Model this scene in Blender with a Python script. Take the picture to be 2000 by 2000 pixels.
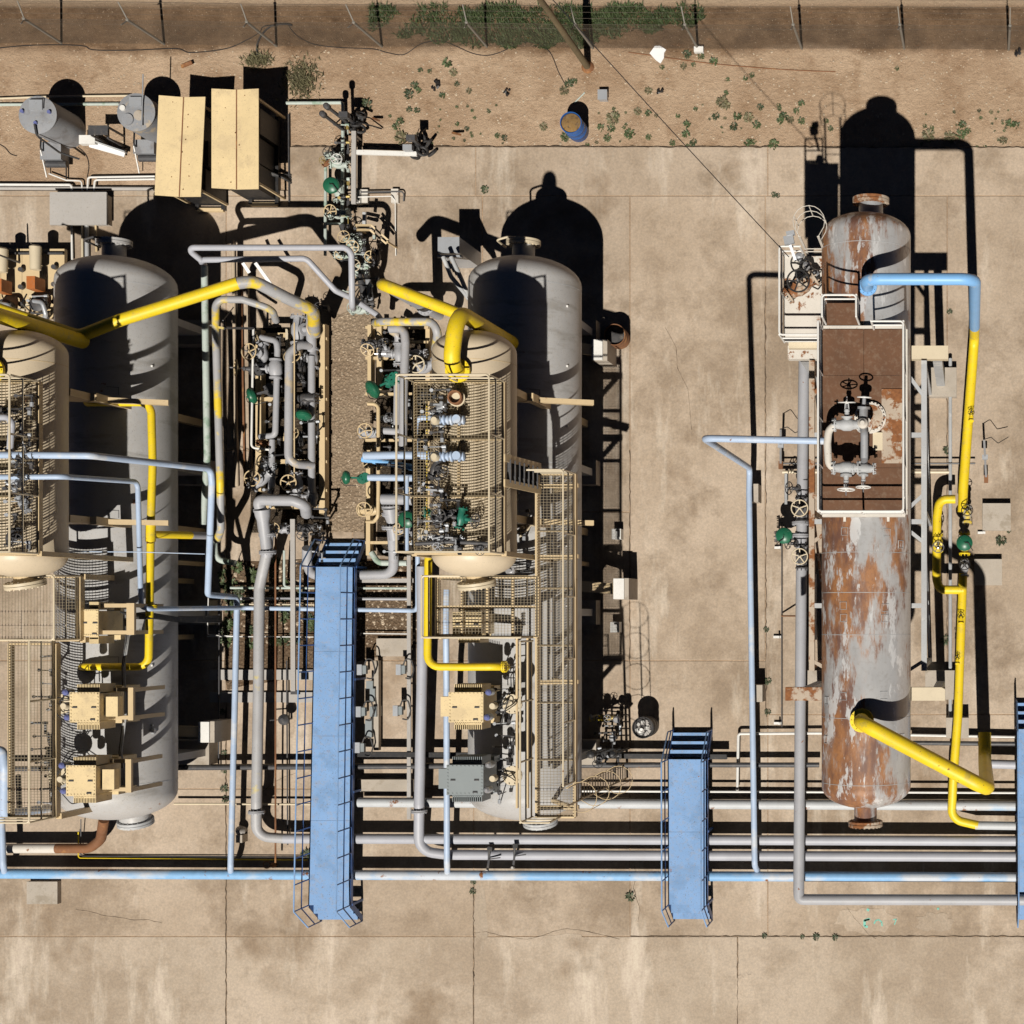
import bpy, math, random
from mathutils import Vector, Matrix, Euler
random.seed(7)
R = math.radians
for o in list(bpy.data.objects): bpy.data.objects.remove(o)
scene = bpy.context.scene
COL = scene.collection

# ---------------------------------------------------------------- camera (drone looking straight down, off-centre crop)
H = 46.1            # camera height in metres
S = 67.2            # photograph pixels per metre on the ground
NX, NY = 1900.0, 1200.0   # photograph pixel straight below the camera
cd = bpy.data.cameras.new('camera'); cam = bpy.data.objects.new('camera', cd); COL.objects.link(cam)
cam.location = (0, 0, H); cam.rotation_euler = (0, 0, 0)
cd.sensor_width = 36; cd.lens = 36 * (H * S) / 2000.0
cd.shift_x = (1000 - NX) / 2000.0; cd.shift_y = (NY - 1000) / 2000.0
cd.clip_start = 1; cd.clip_end = 3000
scene.camera = cam
# ---------------------------------------------------------------- sky, sun, exposure
SLOPE = 0.658       # shadow length per metre of height
sdx = -0.03
elev = math.atan(1 / SLOPE)
w = bpy.data.worlds.new('World'); scene.world = w; w.use_nodes = True
nt = w.node_tree; bg = nt.nodes['Background']
sky = nt.nodes.new('ShaderNodeTexSky'); sky.sky_type = 'NISHITA'; sky.sun_disc = False
sky.sun_elevation = elev; sky.sun_rotation = R(180) - math.atan(sdx)
sky.air_density = 0.08; sky.dust_density = 0.0; sky.ozone_density = 1.0
nt.links.new(sky.outputs[0], bg.inputs[0]); bg.inputs[1].default_value = 0.05
sl = bpy.data.lights.new('sun', 'SUN'); sun = bpy.data.objects.new('sun', sl); COL.objects.link(sun)
sl.energy = 5.0; sl.angle = R(0.5); sl.color = (1.0, 0.945, 0.86)
d = Vector((sdx * SLOPE, SLOPE, -1)).normalized()
sun.rotation_euler = d.to_track_quat('-Z', 'Y').to_euler(); sun.location = (0, -20, 40)
vs = scene.view_settings; vs.view_transform = 'Standard'; vs.look = 'None'; vs.exposure = 0.0; vs.gamma = 1
vs.use_curve_mapping = False
scene.render.engine = 'CYCLES'; scene.cycles.max_bounces = 3; scene.cycles.diffuse_bounces = 1; scene.cycles.glossy_bounces = 2

# ---------------------------------------------------------------- helpers
def P(px, py, z=0.0):
    s = (1 - z / H) / S
    return Vector(((px - NX) * s, -(py - NY) * s, z))
def L(wpx, z=0.0): return wpx * (1 - z / H) / S
def conv(ox, oy, sc):
    return lambda x, y, z=0.0: P(ox + x / sc, oy + y / sc, z)
A1 = conv(0, 0, 3.864); A2 = conv(500, 0, 3.864); A3 = conv(1000, 0, 3.864); A4 = conv(1500, 0, 3.864)
A5 = conv(0, 450, 3.864); A6 = conv(350, 450, 3.864); A7 = conv(700, 450, 3.864); A8 = conv(1350, 350, 2.972)
B1 = conv(0, 900, 3.864); B2 = conv(350, 900, 3.864); B3 = conv(750, 850, 3.513); B4 = conv(1350, 900, 2.972)
B5 = conv(0, 1250, 3.864); B6 = conv(400, 1300, 3.864); B7 = conv(800, 1250, 3.22); B8 = conv(1400, 1350, 3.22)
V = Vector
X, Y, Z = V((1, 0, 0)), V((0, 1, 0)), V((0, 0, 1))

def tag(o, label=None, cat=None, group=None, kind=None):
    if label: o['label'] = label
    if cat: o['category'] = cat
    if group: o['group'] = group
    if kind: o['kind'] = kind
    return o
def thing(name, label, cat, loc, group=None, rot=(0, 0, 0), scale=1.0):
    o = bpy.data.objects.new(name, None); COL.objects.link(o); o.empty_display_size = 0.2
    o.location = loc; o.rotation_euler = rot; o.scale = (scale,) * 3
    return tag(o, label, cat, group)

def frame(dirv):
    t = dirv.normalized()
    a = Z if abs(t.z) < 0.95 else X
    u = t.cross(a).normalized(); v = t.cross(u).normalized()
    return t, u, v

class MB:
    def __init__(s): s.v = []; s.f = []
    def add(s, vs, fs):
        b = len(s.v); s.v += [tuple(p) for p in vs]; s.f += [tuple(i + b for i in f) for f in fs]; return s
    def box(s, c, d, rz=0.0, M=None):
        c = V(c); x, y, z = d[0] / 2, d[1] / 2, d[2] / 2
        m = M if M is not None else Matrix.Rotation(rz, 3, 'Z')
        vs = [c + m @ V((a * x, b * y, e * z)) for e in (-1, 1) for b in (-1, 1) for a in (-1, 1)]
        return s.add(vs, [(0, 2, 3, 1), (4, 5, 7, 6), (0, 1, 5, 4), (2, 6, 7, 3), (0, 4, 6, 2), (1, 3, 7, 5)])
    def span(s, lo, hi):
        lo, hi = V(lo), V(hi)
        return s.box((lo + hi) / 2, [abs(hi[i] - lo[i]) for i in range(3)])
    def bar(s, p0, p1, w, h, up=Z):
        p0, p1 = V(p0), V(p1); t = (p1 - p0); ln = t.length; t.normalize()
        if abs(t.dot(up)) > 0.98: up = Y
        u = t.cross(up).normalized(); v = u.cross(t).normalized()
        m = Matrix((t, u, v)).transposed()
        return s.box((p0 + p1) / 2, (ln, w, h), M=m)
    def prism(s, base, z0, z1):
        n = len(base)
        vs = [V((p[0], p[1], z0)) for p in base] + [V((p[0], p[1], z1)) for p in base]
        return s.add(vs, [tuple(range(n - 1, -1, -1)), tuple(range(n, 2 * n))] +
                     [(i, (i + 1) % n, n + (i + 1) % n, n + i) for i in range(n)])
    def rings(s, rings, cap=True):
        n = len(rings[0]); vs = [p for r in rings for p in r]; fs = []
        for k in range(len(rings) - 1):
            for i in range(n):
                j = (i + 1) % n
                fs.append((k * n + i, k * n + j, (k + 1) * n + j, (k + 1) * n + i))
        if cap: fs += [tuple(range(n - 1, -1, -1)), tuple(range((len(rings) - 1) * n, len(rings) * n))]
        return s.add(vs, fs)
    def lathe(s, prof, p0, axis=Z, seg=20):
        t, u, v = frame(V(axis)); p0 = V(p0); rs = []
        for a, r in prof:
            c = p0 + t * a
            rs.append([c + (u * math.cos(q) + v * math.sin(q)) * max(r, 1e-4) for q in [2 * math.pi * i / seg for i in range(seg)]])
        return s.rings(rs)
    def cyl(s, p0, p1, r, r1=None, seg=14):
        p0, p1 = V(p0), V(p1)
        return s.lathe([(0, r), ((p1 - p0).length, r if r1 is None else r1)], p0, p1 - p0, seg)
    def torus(s, c, axis, Rr, r, seg=20, ts=6, arc=None):
        t, u, v = frame(V(axis)); c = V(c); n = seg
        pts = []
        full = arc is None; a0, a1 = (0, 2 * math.pi) if full else arc
        m = n if full else n + 1
        for i in range(m):
            q = a0 + (a1 - a0) * i / n; e = u * math.cos(q) + v * math.sin(q)
            pts.append([c + e * Rr + (e * math.cos(k) + t * math.sin(k)) * r for k in [2 * math.pi * j / ts for j in range(ts)]])
        if full: pts.append(pts[0])
        return s.rings(pts, cap=not full)
    def tube(s, pts, r, fil=None, seg=14, cap=True):
        pts = [V(p) for p in pts]; fil = 3.0 * r if fil is None else fil
        path = [pts[0]]
        for i in range(1, len(pts) - 1):
            a, b, c = pts[i - 1], pts[i], pts[i + 1]
            d0 = (a - b); d1 = (c - b); l0, l1 = d0.length, d1.length
            if l0 < 1e-5 or l1 < 1e-5: continue
            d0 /= l0; d1 /= l1
            ang = d0.angle(d1)
            if ang > R(176) or fil <= 0: path.append(b); continue
            cut = min(fil / math.tan(ang / 2), 0.48 * l0, 0.48 * l1)
            k = max(3, int((math.pi - ang) / R(13)))
            q0, q1 = b + d0 * cut, b + d1 * cut
            rad = cut * math.tan(ang / 2)
            cen = b + (d0 + d1).normalized() * (rad / math.sin(ang / 2))
            for j in range(k + 1):
                e = (q0 - cen).lerp(q1 - cen, j / k)
                e0 = (q0 - cen).normalized(); e1 = (q1 - cen).normalized(); om = e0.angle(e1)
                e = (e0 * math.sin((1 - j / k) * om) + e1 * math.sin(j / k * om)) / math.sin(om)
                path.append(cen + e * rad)
        path.append(pts[-1])
        t, u, v = frame(path[1] - path[0]); rs = []
        for i, p in enumerate(path):
            t1 = (path[min(i + 1, len(path) - 1)] - path[max(i - 1, 0)]).normalized()
            q = t.rotation_difference(t1); u = q @ u; v = q @ v; t = t1
            rs.append([p + (u * math.cos(a) + v * math.sin(a)) * r for a in [2 * math.pi * k / seg for k in range(seg)]])
        return s.rings(rs, cap)
    def mesh(s, name, mat, off=V((0, 0, 0)), smooth=True, sharp=38):
        me = bpy.data.meshes.new(name)
        me.from_pydata([(a - off[0], b - off[1], c - off[2]) for a, b, c in s.v], [], s.f)
        me.materials.append(MT[mat] if isinstance(mat, str) else mat)
        if smooth:
            me.shade_smooth(); me.set_sharp_from_angle(angle=R(sharp))
        return me
    def build(s, name, mat, parent=None, label=None, cat=None, group=None, kind=None, smooth=True):
        if parent is not None:
            off = world_loc(parent)
        else:
            xs = [p[0] for p in s.v]; ys = [p[1] for p in s.v]; zs = [p[2] for p in s.v]
            off = V(((min(xs) + max(xs)) / 2, (min(ys) + max(ys)) / 2, min(zs)))
        o = bpy.data.objects.new(name, s.mesh(name, mat, off, smooth)); COL.objects.link(o)
        if parent is not None: o.parent = parent
        else: o.location = off
        return tag(o, label, cat, group, kind)
def world_loc(o):
    l = V(o.location)
    while o.parent is not None:
        o = o.parent; l = l + V(o.location)
    return l

# ---------------------------------------------------------------- materials
MT = {}
class NG:
    def __init__(s, name):
        s.m = bpy.data.materials.new(name); s.m.use_nodes = True; s.t = s.m.node_tree
        s.b = s.t.nodes['Principled BSDF']; s.geo = s.t.nodes.new('ShaderNodeNewGeometry'); s.pos = s.geo.outputs['Position']
        MT[name] = s.m
    def n(s, ty, **k):
        x = s.t.nodes.new(ty)
        for a, b in k.items(): setattr(x, a, b)
        return x
    def link(s, a, b): s.t.links.new(a, b)
    def put(s, sock, val):
        if hasattr(val, 'node'): s.link(val, sock)
        else:
            try: sock.default_value = val
            except Exception: sock.default_value = (*val, 1)
    def mapped(s, sc=(1, 1, 1), off=(0, 0, 0), vec=None):
        m = s.n('ShaderNodeMapping'); s.link(vec or s.pos, m.inputs[0]); m.inputs['Scale'].default_value = sc; m.inputs['Location'].default_value = off
        return m.outputs[0]
    def noise(s, scale, det=4, rough=.55, sc=(1, 1, 1), off=(0, 0, 0), dist=0):
        x = s.n('ShaderNodeTexNoise'); s.link(s.mapped(sc, off), x.inputs['Vector'])
        x.inputs['Scale'].default_value = scale; x.inputs['Detail'].default_value = det; x.inputs['Roughness'].default_value = rough
        x.inputs['Distortion'].default_value = dist
        return x.outputs[0]
    def vor(s, scale, feat='F1', sc=(1, 1, 1)):
        x = s.n('ShaderNodeTexVoronoi', feature=feat); s.link(s.mapped(sc), x.inputs['Vector']); x.inputs['Scale'].default_value = scale
        return x
    def ramp(s, f, a, b, lo=0.0, hi=1.0):
        x = s.n('ShaderNodeMapRange'); x.clamp = True; s.put(x.inputs[0], f)
        x.inputs[1].default_value = a; x.inputs[2].default_value = b; x.inputs[3].default_value = lo; x.inputs[4].default_value = hi
        return x.outputs[0]
    def math(s, op, a, b=0.0, c=None):
        x = s.n('ShaderNodeMath', operation=op); s.put(x.inputs[0], a); s.put(x.inputs[1], b)
        if c is not None: s.put(x.inputs[2], c)
        return x.outputs[0]
    def mix(s, f, a, b, mode='MIX'):
        x = s.n('ShaderNodeMix', data_type='RGBA', blend_type=mode); s.put(x.inputs[0], f); s.put(x.inputs[6], a if hasattr(a, 'node') else (*a, 1)); s.put(x.inputs[7], b if hasattr(b, 'node') else (*b, 1))
        return x.outputs[2]
    def xyz(s):
        x = s.n('ShaderNodeSeparateXYZ'); s.link(s.pos, x.inputs[0]); return x.outputs
    def bump(s, h, strength=.3, dist=.02):
        x = s.n('ShaderNodeBump'); s.put(x.inputs['Height'], h); x.inputs['Strength'].default_value = strength; x.inputs['Distance'].default_value = dist
        s.link(x.outputs[0], s.b.inputs['Normal'])
    def out(s, col, rough=.6, metal=0.0, spec=None):
        s.put(s.b.inputs['Base Color'], col if hasattr(col, 'node') else (*col, 1)); s.put(s.b.inputs['Roughness'], rough); s.put(s.b.inputs['Metallic'], metal)
        if spec is not None: s.b.inputs['Specular IOR Level'].default_value = spec
        return s.m
def mul(c, k): return tuple(min(1, a * k) for a in c)
RUST = (.23, .085, .03)
def paint(name, base, var=.12, second=None, amt=.0, sscale=1.6, rust=0.0, rscale=3.0, rough=.5, metal=0.0, dust=.2, seed=0, sc=(1, 1, 1), spec=None):
    g = NG(name); o = (seed * 7.3, seed * 3.1, seed * 1.7)
    c = g.mix(g.ramp(g.noise(1.3, 3, .6, off=o), .3, .7), mul(base, 1 - var), mul(base, 1 + var))
    if second:
        f = g.ramp(g.noise(sscale, 4, .62, sc=sc, off=(o[0] + 5, o[1], 9)), .60 - amt * .35, .68 - amt * .3)
        c = g.mix(f, c, g.mix(g.noise(6, 1), mul(second, .85), mul(second, 1.1)))
    if dust:   # dusty film, grime flecks
        c = g.mix(g.ramp(g.noise(9, 4, .7, off=o), .5, .8, 0, dust), c, (.36, .29, .21))
        c = g.mix(g.ramp(g.noise(30, 1, .7, off=o), .62, .75, 0, dust * 1.2), c, (.07, .06, .05))
    rg = rough
    if rust:
        f = g.ramp(g.noise(rscale, 5, .68, off=(o[0], 4 + o[1], 2)), .70 - rust * .22, .74 - rust * .2)
        c = g.mix(f, c, g.mix(g.noise(12, 1), (.12, .045, .02), (.34, .14, .05)))
        rg = g.math('MULTIPLY_ADD', f, .3, rough)
        if metal: metal = g.math('MULTIPLY_ADD', f, -metal, metal)
    return g.out(c, rg, metal, spec)

paint('vessel_gray', (.43, .425, .42), .06, second=(.34, .33, .315), amt=.12, sscale=.9, rough=.5, dust=.3, rust=.10, rscale=1.6, sc=(.6, 2.2, .6))
paint('tan', (.60, .46, .27), .05, rough=.5, dust=.16, rust=.12)
paint('tan_roof', (.72, .565, .32), .07, second=(.64, .50, .29), amt=.12, sscale=1.4, rough=.55, dust=.28, rust=.10, rscale=5)
paint('cream', (.62, .53, .38), .06, rough=.5, dust=.15, rust=.15)
paint('yellow', (.80, .585, .012), .08, second=(.66, .50, .06), amt=.05, sscale=2.5, rough=.5, dust=.26, rust=.13, rscale=5)
paint('yellow_worn', (.36, .36, .37), .06, second=(.76, .55, .03), amt=.30, sscale=1.1, rough=.5, dust=.2, seed=2)
paint('gray_pipe', (.36, .365, .39), .08, rough=.5, dust=.2, rust=.04)
paint('gray_yellow', (.38, .38, .39), .08, second=(.62, .50, .12), amt=-.05, sscale=.9, rough=.5, dust=.25, seed=4)
paint('gray_tan_pipe', (.36, .36, .38), .08, second=(.52, .43, .30), amt=.05, sscale=1.4, rough=.5, dust=.25, seed=9)
paint('pale_pipe', (.40, .41, .455), .08, rough=.5, dust=.15, rust=.02)
paint('green_gray', (.44, .50, .46), .08, second=(.26, .36, .28), amt=.12, sscale=2.2, rough=.6, dust=.3, seed=3)
paint('blue_worn', (.50, .54, .60), .06, second=(.22, .43, .70), amt=.52, sscale=.8, rust=.34, rscale=2.2, rough=.55, dust=.15, seed=5, sc=(.5, 1, 1))
paint('blue_pipe', (.40, .50, .66), .08, second=(.56, .60, .66), amt=.12, sscale=1.2, rust=.10, rscale=2.6, rough=.5, dust=.15, seed=6)
paint('sky_blue', (.20, .44, .78), .06, second=(.50, .56, .62), amt=-.12, sscale=1.6, rust=.08, rscale=3, rough=.45, dust=.12, seed=8)
paint('white_worn', (.50, .52, .54), .06, second=(.34, .50, .68), amt=.05, sscale=.8, rust=.36, rscale=2.0, rough=.55, dust=.2, seed=15, sc=(.5, 1, 1))
paint('blue_deck', (.19, .34, .60), .07, second=(.165, .30, .53), amt=.25, sscale=1.3, rough=.7, dust=.5, rust=.10, rscale=6)
paint('blue_steel', (.05, .13, .36), .06, rough=.45, dust=.1)
paint('blue_drum', (.02, .10, .33), .08, rough=.4, dust=.15)
paint('white', (.72, .71, .68), .05, rough=.55, dust=.18, rust=.12)
paint('white_rusty', (.62, .58, .52), .06, rough=.6, dust=.2, rust=.42, rscale=2.6)
paint('white_clean', (.80, .80, .80), .04, rough=.6, dust=.06)
paint('galv', (.42, .44, .47), .08, rough=.45, metal=.35, dust=.2, rust=.05)
paint('gray_steel', (.40, .41, .42), .1, second=(.55, .55, .54), amt=.1, rough=.6, dust=.2, rust=.12)
paint('transformer_gray', (.24, .27, .28), .04, rough=.45, dust=.08)
paint('tank_gray', (.27, .28, .30), .08, second=(.20, .20, .21), amt=.1, rough=.6, dust=.3, rust=.05)
paint('tank_dirty', (.24, .25, .27), .1, second=(.42, .35, .26), amt=.2, sscale=2.6, rough=.7, dust=.4, rust=.05)
paint('brown_rust', (.125, .058, .028), .14, second=(.145, .066, .032), amt=.1, sscale=.5, rough=.8, dust=.3, seed=11)
paint('rust', (.20, .085, .035), .25, rough=.8, dust=.2, second=(.36, .17, .06), amt=.1)
paint('rusty_steel', (.44, .36, .28), .1, rust=1.05, rscale=2.0, rough=.75, dust=.2)
paint('black', (.018, .018, .02), .2, rough=.5, dust=.15)
paint('rubber', (.03, .03, .032), .2, rough=.65, dust=.3)
paint('dark_steel', (.06, .06, .065), .2, rough=.5, dust=.25, rust=.1)
paint('charred', (.045, .043, .045), .3, rough=.7, dust=.4)
paint('green_act', (.012, .115, .06), .08, rough=.38, dust=.06)
paint('teal', (.015, .15, .10), .1, rough=.45, dust=.1)
paint('orange_block', (.42, .13, .03), .1, rough=.5, dust=.2)
paint('purple_cap', (.13, .15, .34), .1, rough=.35, dust=.1)
paint('wood_pole', (.14, .105, .055), .2, rough=.85, dust=.2, sc=(1, 1, .2))
paint('grating', (.30, .24, .15), .1, rough=.6, dust=.15, rust=.15)
paint('grating_gray', (.34, .28, .19), .1, rough=.6, dust=.15, rust=.1)
paint('fence_wire', (.10, .08, .06), .1, rough=.6, dust=0, rust=.3)
paint('fence_post', (.19, .175, .15), .1, rough=.6, dust=.2, rust=.2)
paint('cement', (.42, .37, .31), .1, rough=.9, dust=.3, second=(.34, .29, .23), amt=.1)
paint('cement_gray', (.40, .38, .36), .06, rough=.9, dust=.25)
paint('turquoise', (.20, .55, .45), .1, rough=.8, dust=.3)
paint('soil_fill', (.22, .13, .045), .3, rough=.95, dust=.3, second=(.12, .07, .03), amt=.2, sscale=9)
paint('silver', (.6, .6, .62), .05, rough=.3, metal=.7, dust=.08)
paint('stone', (.46, .37, .27), .2, rough=.9, dust=.2)
paint('brass', (.40, .30, .10), .1, rough=.4, metal=.4, dust=.2)

def leafmat(name, c):
    g = NG(name); oi = g.n('ShaderNodeObjectInfo')
    f = g.math('ADD', g.ramp(g.noise(6, 3), .3, .7, 0, .6), g.math('MULTIPLY', oi.outputs['Random'], .4))
    g.out(g.mix(f, mul(c, .55), mul(c, 1.35)), .6)
leafmat('leaf', (.075, .105, .04)); leafmat('leaf_dark', (.05, .07, .03)); leafmat('leaf_dry', (.15, .135, .07))

def jacket():   # weathered cladding with long rust runs
    g = NG('jacket'); x, y, z = g.xyz()
    base = g.mix(g.ramp(g.noise(1.2, 4, .6, sc=(1, .4, 1)), .3, .7), (.38, .38, .385), (.54, .54, .54))
    base = g.mix(g.ramp(g.noise(9, 3, .7), .52, .75, 0, .45), base, (.27, .245, .22))
    xb = g.math('ADD', g.ramp(x, -4.35, -3.8, -.16, .05), g.ramp(x, -3.3, -2.2, 0, -.16))
    n = g.math('ADD', g.noise(1.25, 6, .68, sc=(1.5, .36, 1), off=(2, 5, 0)), xb)
    f = g.ramp(n, .415, .475)
    soft = g.ramp(n, .36, .52)
    rust = g.mix(g.ramp(g.noise(1.5, 5, .7, sc=(1.5, .5, 1), off=(7, 2, 0)), .40, .60), (.135, .055, .032), (.33, .14, .045))
    rust = g.mix(g.ramp(g.noise(11, 3, .7), .5, .75, 0, .5), rust, (.11, .05, .03))
    f = g.math('MULTIPLY', g.math('MULTIPLY_ADD', f, .60, g.math('MULTIPLY', soft, .36)), g.ramp(g.noise(2.6, 5, .72, sc=(1.6, .5, 1), off=(5, 5, 5)), .34, .40, .15, 1))
    c = g.mix(f, base, rust)
    pale = g.ramp(g.noise(1.9, 5, .7, sc=(1.5, .42, 1), off=(9, 4, 3)), .565, .61)
    c = g.mix(g.math('MULTIPLY', pale, .85), c, (.66, .66, .66)); f = g.math('MULTIPLY', f, g.math('MULTIPLY_ADD', pale, -.8, 1.0))
    nm = g.math('SUBTRACT', 1.0, f)
    g.out(c, g.math('MULTIPLY_ADD', f, .28, .30), g.math('MULTIPLY', nm, .22))
jacket()

def concrete(name, lo, hi, dark, streak):
    g = NG(name); oi = g.n('ShaderNodeObjectInfo')
    c = g.mix(g.ramp(g.noise(.20, 5, .70), .34, .66), lo, hi)
    c = g.mix(g.ramp(g.noise(.42, 6, .72, off=(4, 8, 1)), .47, .62, 0, .9), c, dark)
    c = g.mix(g.ramp(g.noise(.8, 5, .7, sc=(1, .22, 1), off=(14, 3, 1)), .55, .70, 0, streak), c, (.64, .575, .49))
    c = g.mix(g.ramp(g.noise(.33, 4, .6, off=(21, 12, 1)), .59, .68, 0, .55), c, (.21, .145, .09))   # old oil and rust spills
    c = g.mix(g.ramp(g.noise(2.2, 4, .7, off=(1, 2, 7)), .60, .72, 0, .35), c, mul(dark, .75))
    sp = g.ramp(g.noise(15, 3, .85), .34, .66, 0, 1)
    c = g.mix(.26, c, g.mix(sp, (.12, .10, .08), (.62, .54, .44)), 'OVERLAY')
    t = g.ramp(oi.outputs['Random'], 0, 1, .90, 1.07)
    hs = g.n('ShaderNodeHueSaturation'); g.link(c, hs.inputs['Color']); g.link(t, hs.inputs['Value']); c = hs.outputs[0]
    g.out(c, .9, 0, .2)
concrete('concrete', (.38, .305, .232), (.52, .435, .35), (.295, .232, .172), .7)
concrete('concrete_pale', (.425, .355, .28), (.54, .462, .38), (.365, .297, .23), .9)
def dirt():
    g = NG('dirt'); x, y, z = g.xyz()
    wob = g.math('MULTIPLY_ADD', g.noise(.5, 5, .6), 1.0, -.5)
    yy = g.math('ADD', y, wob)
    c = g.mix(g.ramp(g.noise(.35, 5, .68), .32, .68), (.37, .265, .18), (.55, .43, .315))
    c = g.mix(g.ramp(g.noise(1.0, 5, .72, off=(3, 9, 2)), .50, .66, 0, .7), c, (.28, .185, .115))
    # mesh shadow deepened in the soil colour along the fence, pale track beyond it
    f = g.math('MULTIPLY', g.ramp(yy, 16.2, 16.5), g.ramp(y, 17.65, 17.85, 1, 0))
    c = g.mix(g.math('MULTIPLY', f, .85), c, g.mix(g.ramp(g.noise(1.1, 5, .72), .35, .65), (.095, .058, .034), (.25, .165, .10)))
    c = g.mix(g.ramp(y, 17.6, 17.8, 0, .8), c, g.mix(g.noise(1.2, 4, .6, sc=(.08, 3, 1)), (.33, .25, .175), (.46, .37, .275)))
    st = g.vor(9)
    c = g.mix(g.ramp(st.outputs['Distance'], .10, .18, .5, 0), c, (.55, .46, .36))
    c = g.mix(.30, c, g.mix(g.ramp(g.noise(30, 3, .8), .38, .62), (.12, .09, .06), (.60, .48, .36)), 'OVERLAY')
    g.bump(g.noise(7, 5, .75), .8, .1)
    g.out(c, .95, 0, .1)
dirt()
def gravel(name, a, b):
    g = NG(name)
    vo = g.vor(13); c = g.mix(g.ramp(g.noise(.8, 6, .7), .35, .65), a, b)
    c = g.mix(g.ramp(vo.outputs['Distance'], .15, .5, .0, .6), c, mul(a, .55))
    c = g.mix(g.ramp(g.noise(18, 3, .8), .60, .72, 0, .7), c, (.50, .43, .34))
    g.bump(g.math('ADD', g.math('MULTIPLY', vo.outputs['Distance'], -1), g.noise(20, 4)), .8, .05)
    g.out(c, .95, 0, .1)
gravel('gravel', (.30, .22, .15), (.43, .335, .235)); gravel('trench_soil', (.14, .09, .055), (.24, .175, .115)); gravel('skid_shade_soil', (.05, .038, .028), (.10, .075, .05))  # the last, darkest one carries painted shade for under the skids
# ---------------------------------------------------------------- setting: ground, concrete slabs, gravel
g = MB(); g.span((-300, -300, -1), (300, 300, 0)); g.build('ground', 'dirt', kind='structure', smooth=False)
SZ = 0.05
yard = bpy.data.objects.new('concrete_yard', None); COL.objects.link(yard); yard['kind'] = 'structure'
def slab(x0, y0, x1, y1, gap=.45, top=SZ, mat='concrete'):
    a = P(x0 + gap * random.uniform(.4, 1), y1 - gap * random.uniform(.4, 1)); b = P(x1 - gap * random.uniform(.4, 1), y0 + gap * random.uniform(.4, 1))
    m = MB(); c = .02; t = top + random.uniform(-.003, .003)
    def ring(i, z): return [V((a.x + i, a.y + i, z)), V((b.x - i, a.y + i, z)), V((b.x - i, b.y - i, z)), V((a.x + i, b.y - i, z))]
    m.rings([ring(0, -.1), ring(0, t - c), ring(c, t)])
    return m.build('slab', mat, yard, smooth=False)
MB().span(P(565, 2500) - Z * .1, P(2500, 288) + Z * (SZ - .014)).build('joint_fill', 'dirt', yard, smooth=False)
MB().span(P(-500, 2500) - Z * .1, P(565, 373) + Z * (SZ - .014)).build('joint_fill', 'dirt', yard, smooth=False)
for row in [(287, 383, [565, 930, 1500, 2085, 2500]),
            (372, 383, [-500, 443, 565]),
            (383, 880, [-500, 0, 443, 690, 943]), (383, 1000, [943, 1231]), (383, 1290, [1231, 1495]), (383, 1395, [1495, 1850, 2500]),
            (880, 1290, [-500, 0, 443, 641, 690, 943]), (1000, 1290, [943, 1231]),
            (1290, 1540, [-500, 0, 443, 926, 1231]), (1290, 1828, [1231, 1500]), (1395, 1828, [1500, 2085, 2500]),
            (1540, 1828, [-500, 0, 443, 926, 1231]),
            (1828, 2090, [-500, 0, 443, 926, 1441, 2085, 2500]),
            (2090, 2500, [-500, 443, 926, 1441, 2085, 2500])]:
    for a, b in zip(row[2], row[2][1:]): slab(a, row[0], b, row[1], mat='concrete_pale' if row[0] >= 1828 else 'concrete')
def sheet(name, poly, z, mat, jitter=.0, sub=10):
    pts = []
    for i in range(len(poly)):
        a, b = V(poly[i]), V(poly[(i + 1) % len(poly)])
        for k in range(sub):
            p = a.lerp(b, k / sub); pts.append(V((p.x + random.uniform(-jitter, jitter), p.y + random.uniform(-jitter, jitter), 0)))
    m = MB(); m.prism(pts, z - .04, z); return m.build(name, mat, kind='structure', smooth=False)
sheet('gravel_walk', [P(641, 612), P(731, 612), P(735, 1040), P(641, 1040)], SZ + .012, 'gravel', .07)
sheet('gravel_bed', [P(432, 1095), P(838, 1095), P(835, 1262), P(445, 1350)], SZ + .010, 'trench_soil', .05)
# near-black ground sheets that paint the shade below the valve skids
sheet('skid_shade_sheet', [P(492, 640), P(640, 640), P(640, 1040), P(492, 1040)], SZ + .008, 'skid_shade_soil', .02)
sheet('skid_shade_sheet', [P(738, 640), P(842, 640), P(842, 1085), P(738, 1085)], SZ + .009, 'skid_shade_soil', .02)

# soil packed into the older joints and a few shrinkage cracks
def ragged(pts, w0, w1, step=.12, wob=.02, mat='dirt', name='joint_soil'):
    m = MB(); L_, R_ = [], []
    for a, b in zip(pts, pts[1:]):
        n = max(2, int((b - a).length / step)); d = (b - a).normalized(); nrm = V((-d.y, d.x, 0))
        for k in range(n + (1 if b is pts[-1] else 0)):
            p = a.lerp(b, k / n) + nrm * random.uniform(-wob, wob); w_ = random.uniform(w0, w1) * (1.8 if random.random() < .07 else 1)
            L_.append(V((p.x, p.y, SZ + .0045)) + nrm * w_); R_.append(V((p.x, p.y, SZ + .0045)) - nrm * w_)
    n = len(L_); m.add(L_ + R_, [(i, n + i, n + i + 1, i + 1) for i in range(n - 1)])
    return m.build(name, mat, yard, smooth=False)
paint('joint_dirt', (.09, .062, .04), .3, rough=.95, dust=.2)
for a, b in [((443, 1380), (443, 2060)), ((926, 1715), (926, 2060)), ((1441, 1830), (1441, 2060)), ((1231, 880), (1231, 1300)), ((1495, 560), (1497, 1400)), ((1232, 1828), (2060, 1828)), ((570, 287), (2060, 289)), ((1850, 690), (1850, 1380))]:
    ragged([P(*a), P(*b)], .004, .016, mat='joint_dirt')
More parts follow.
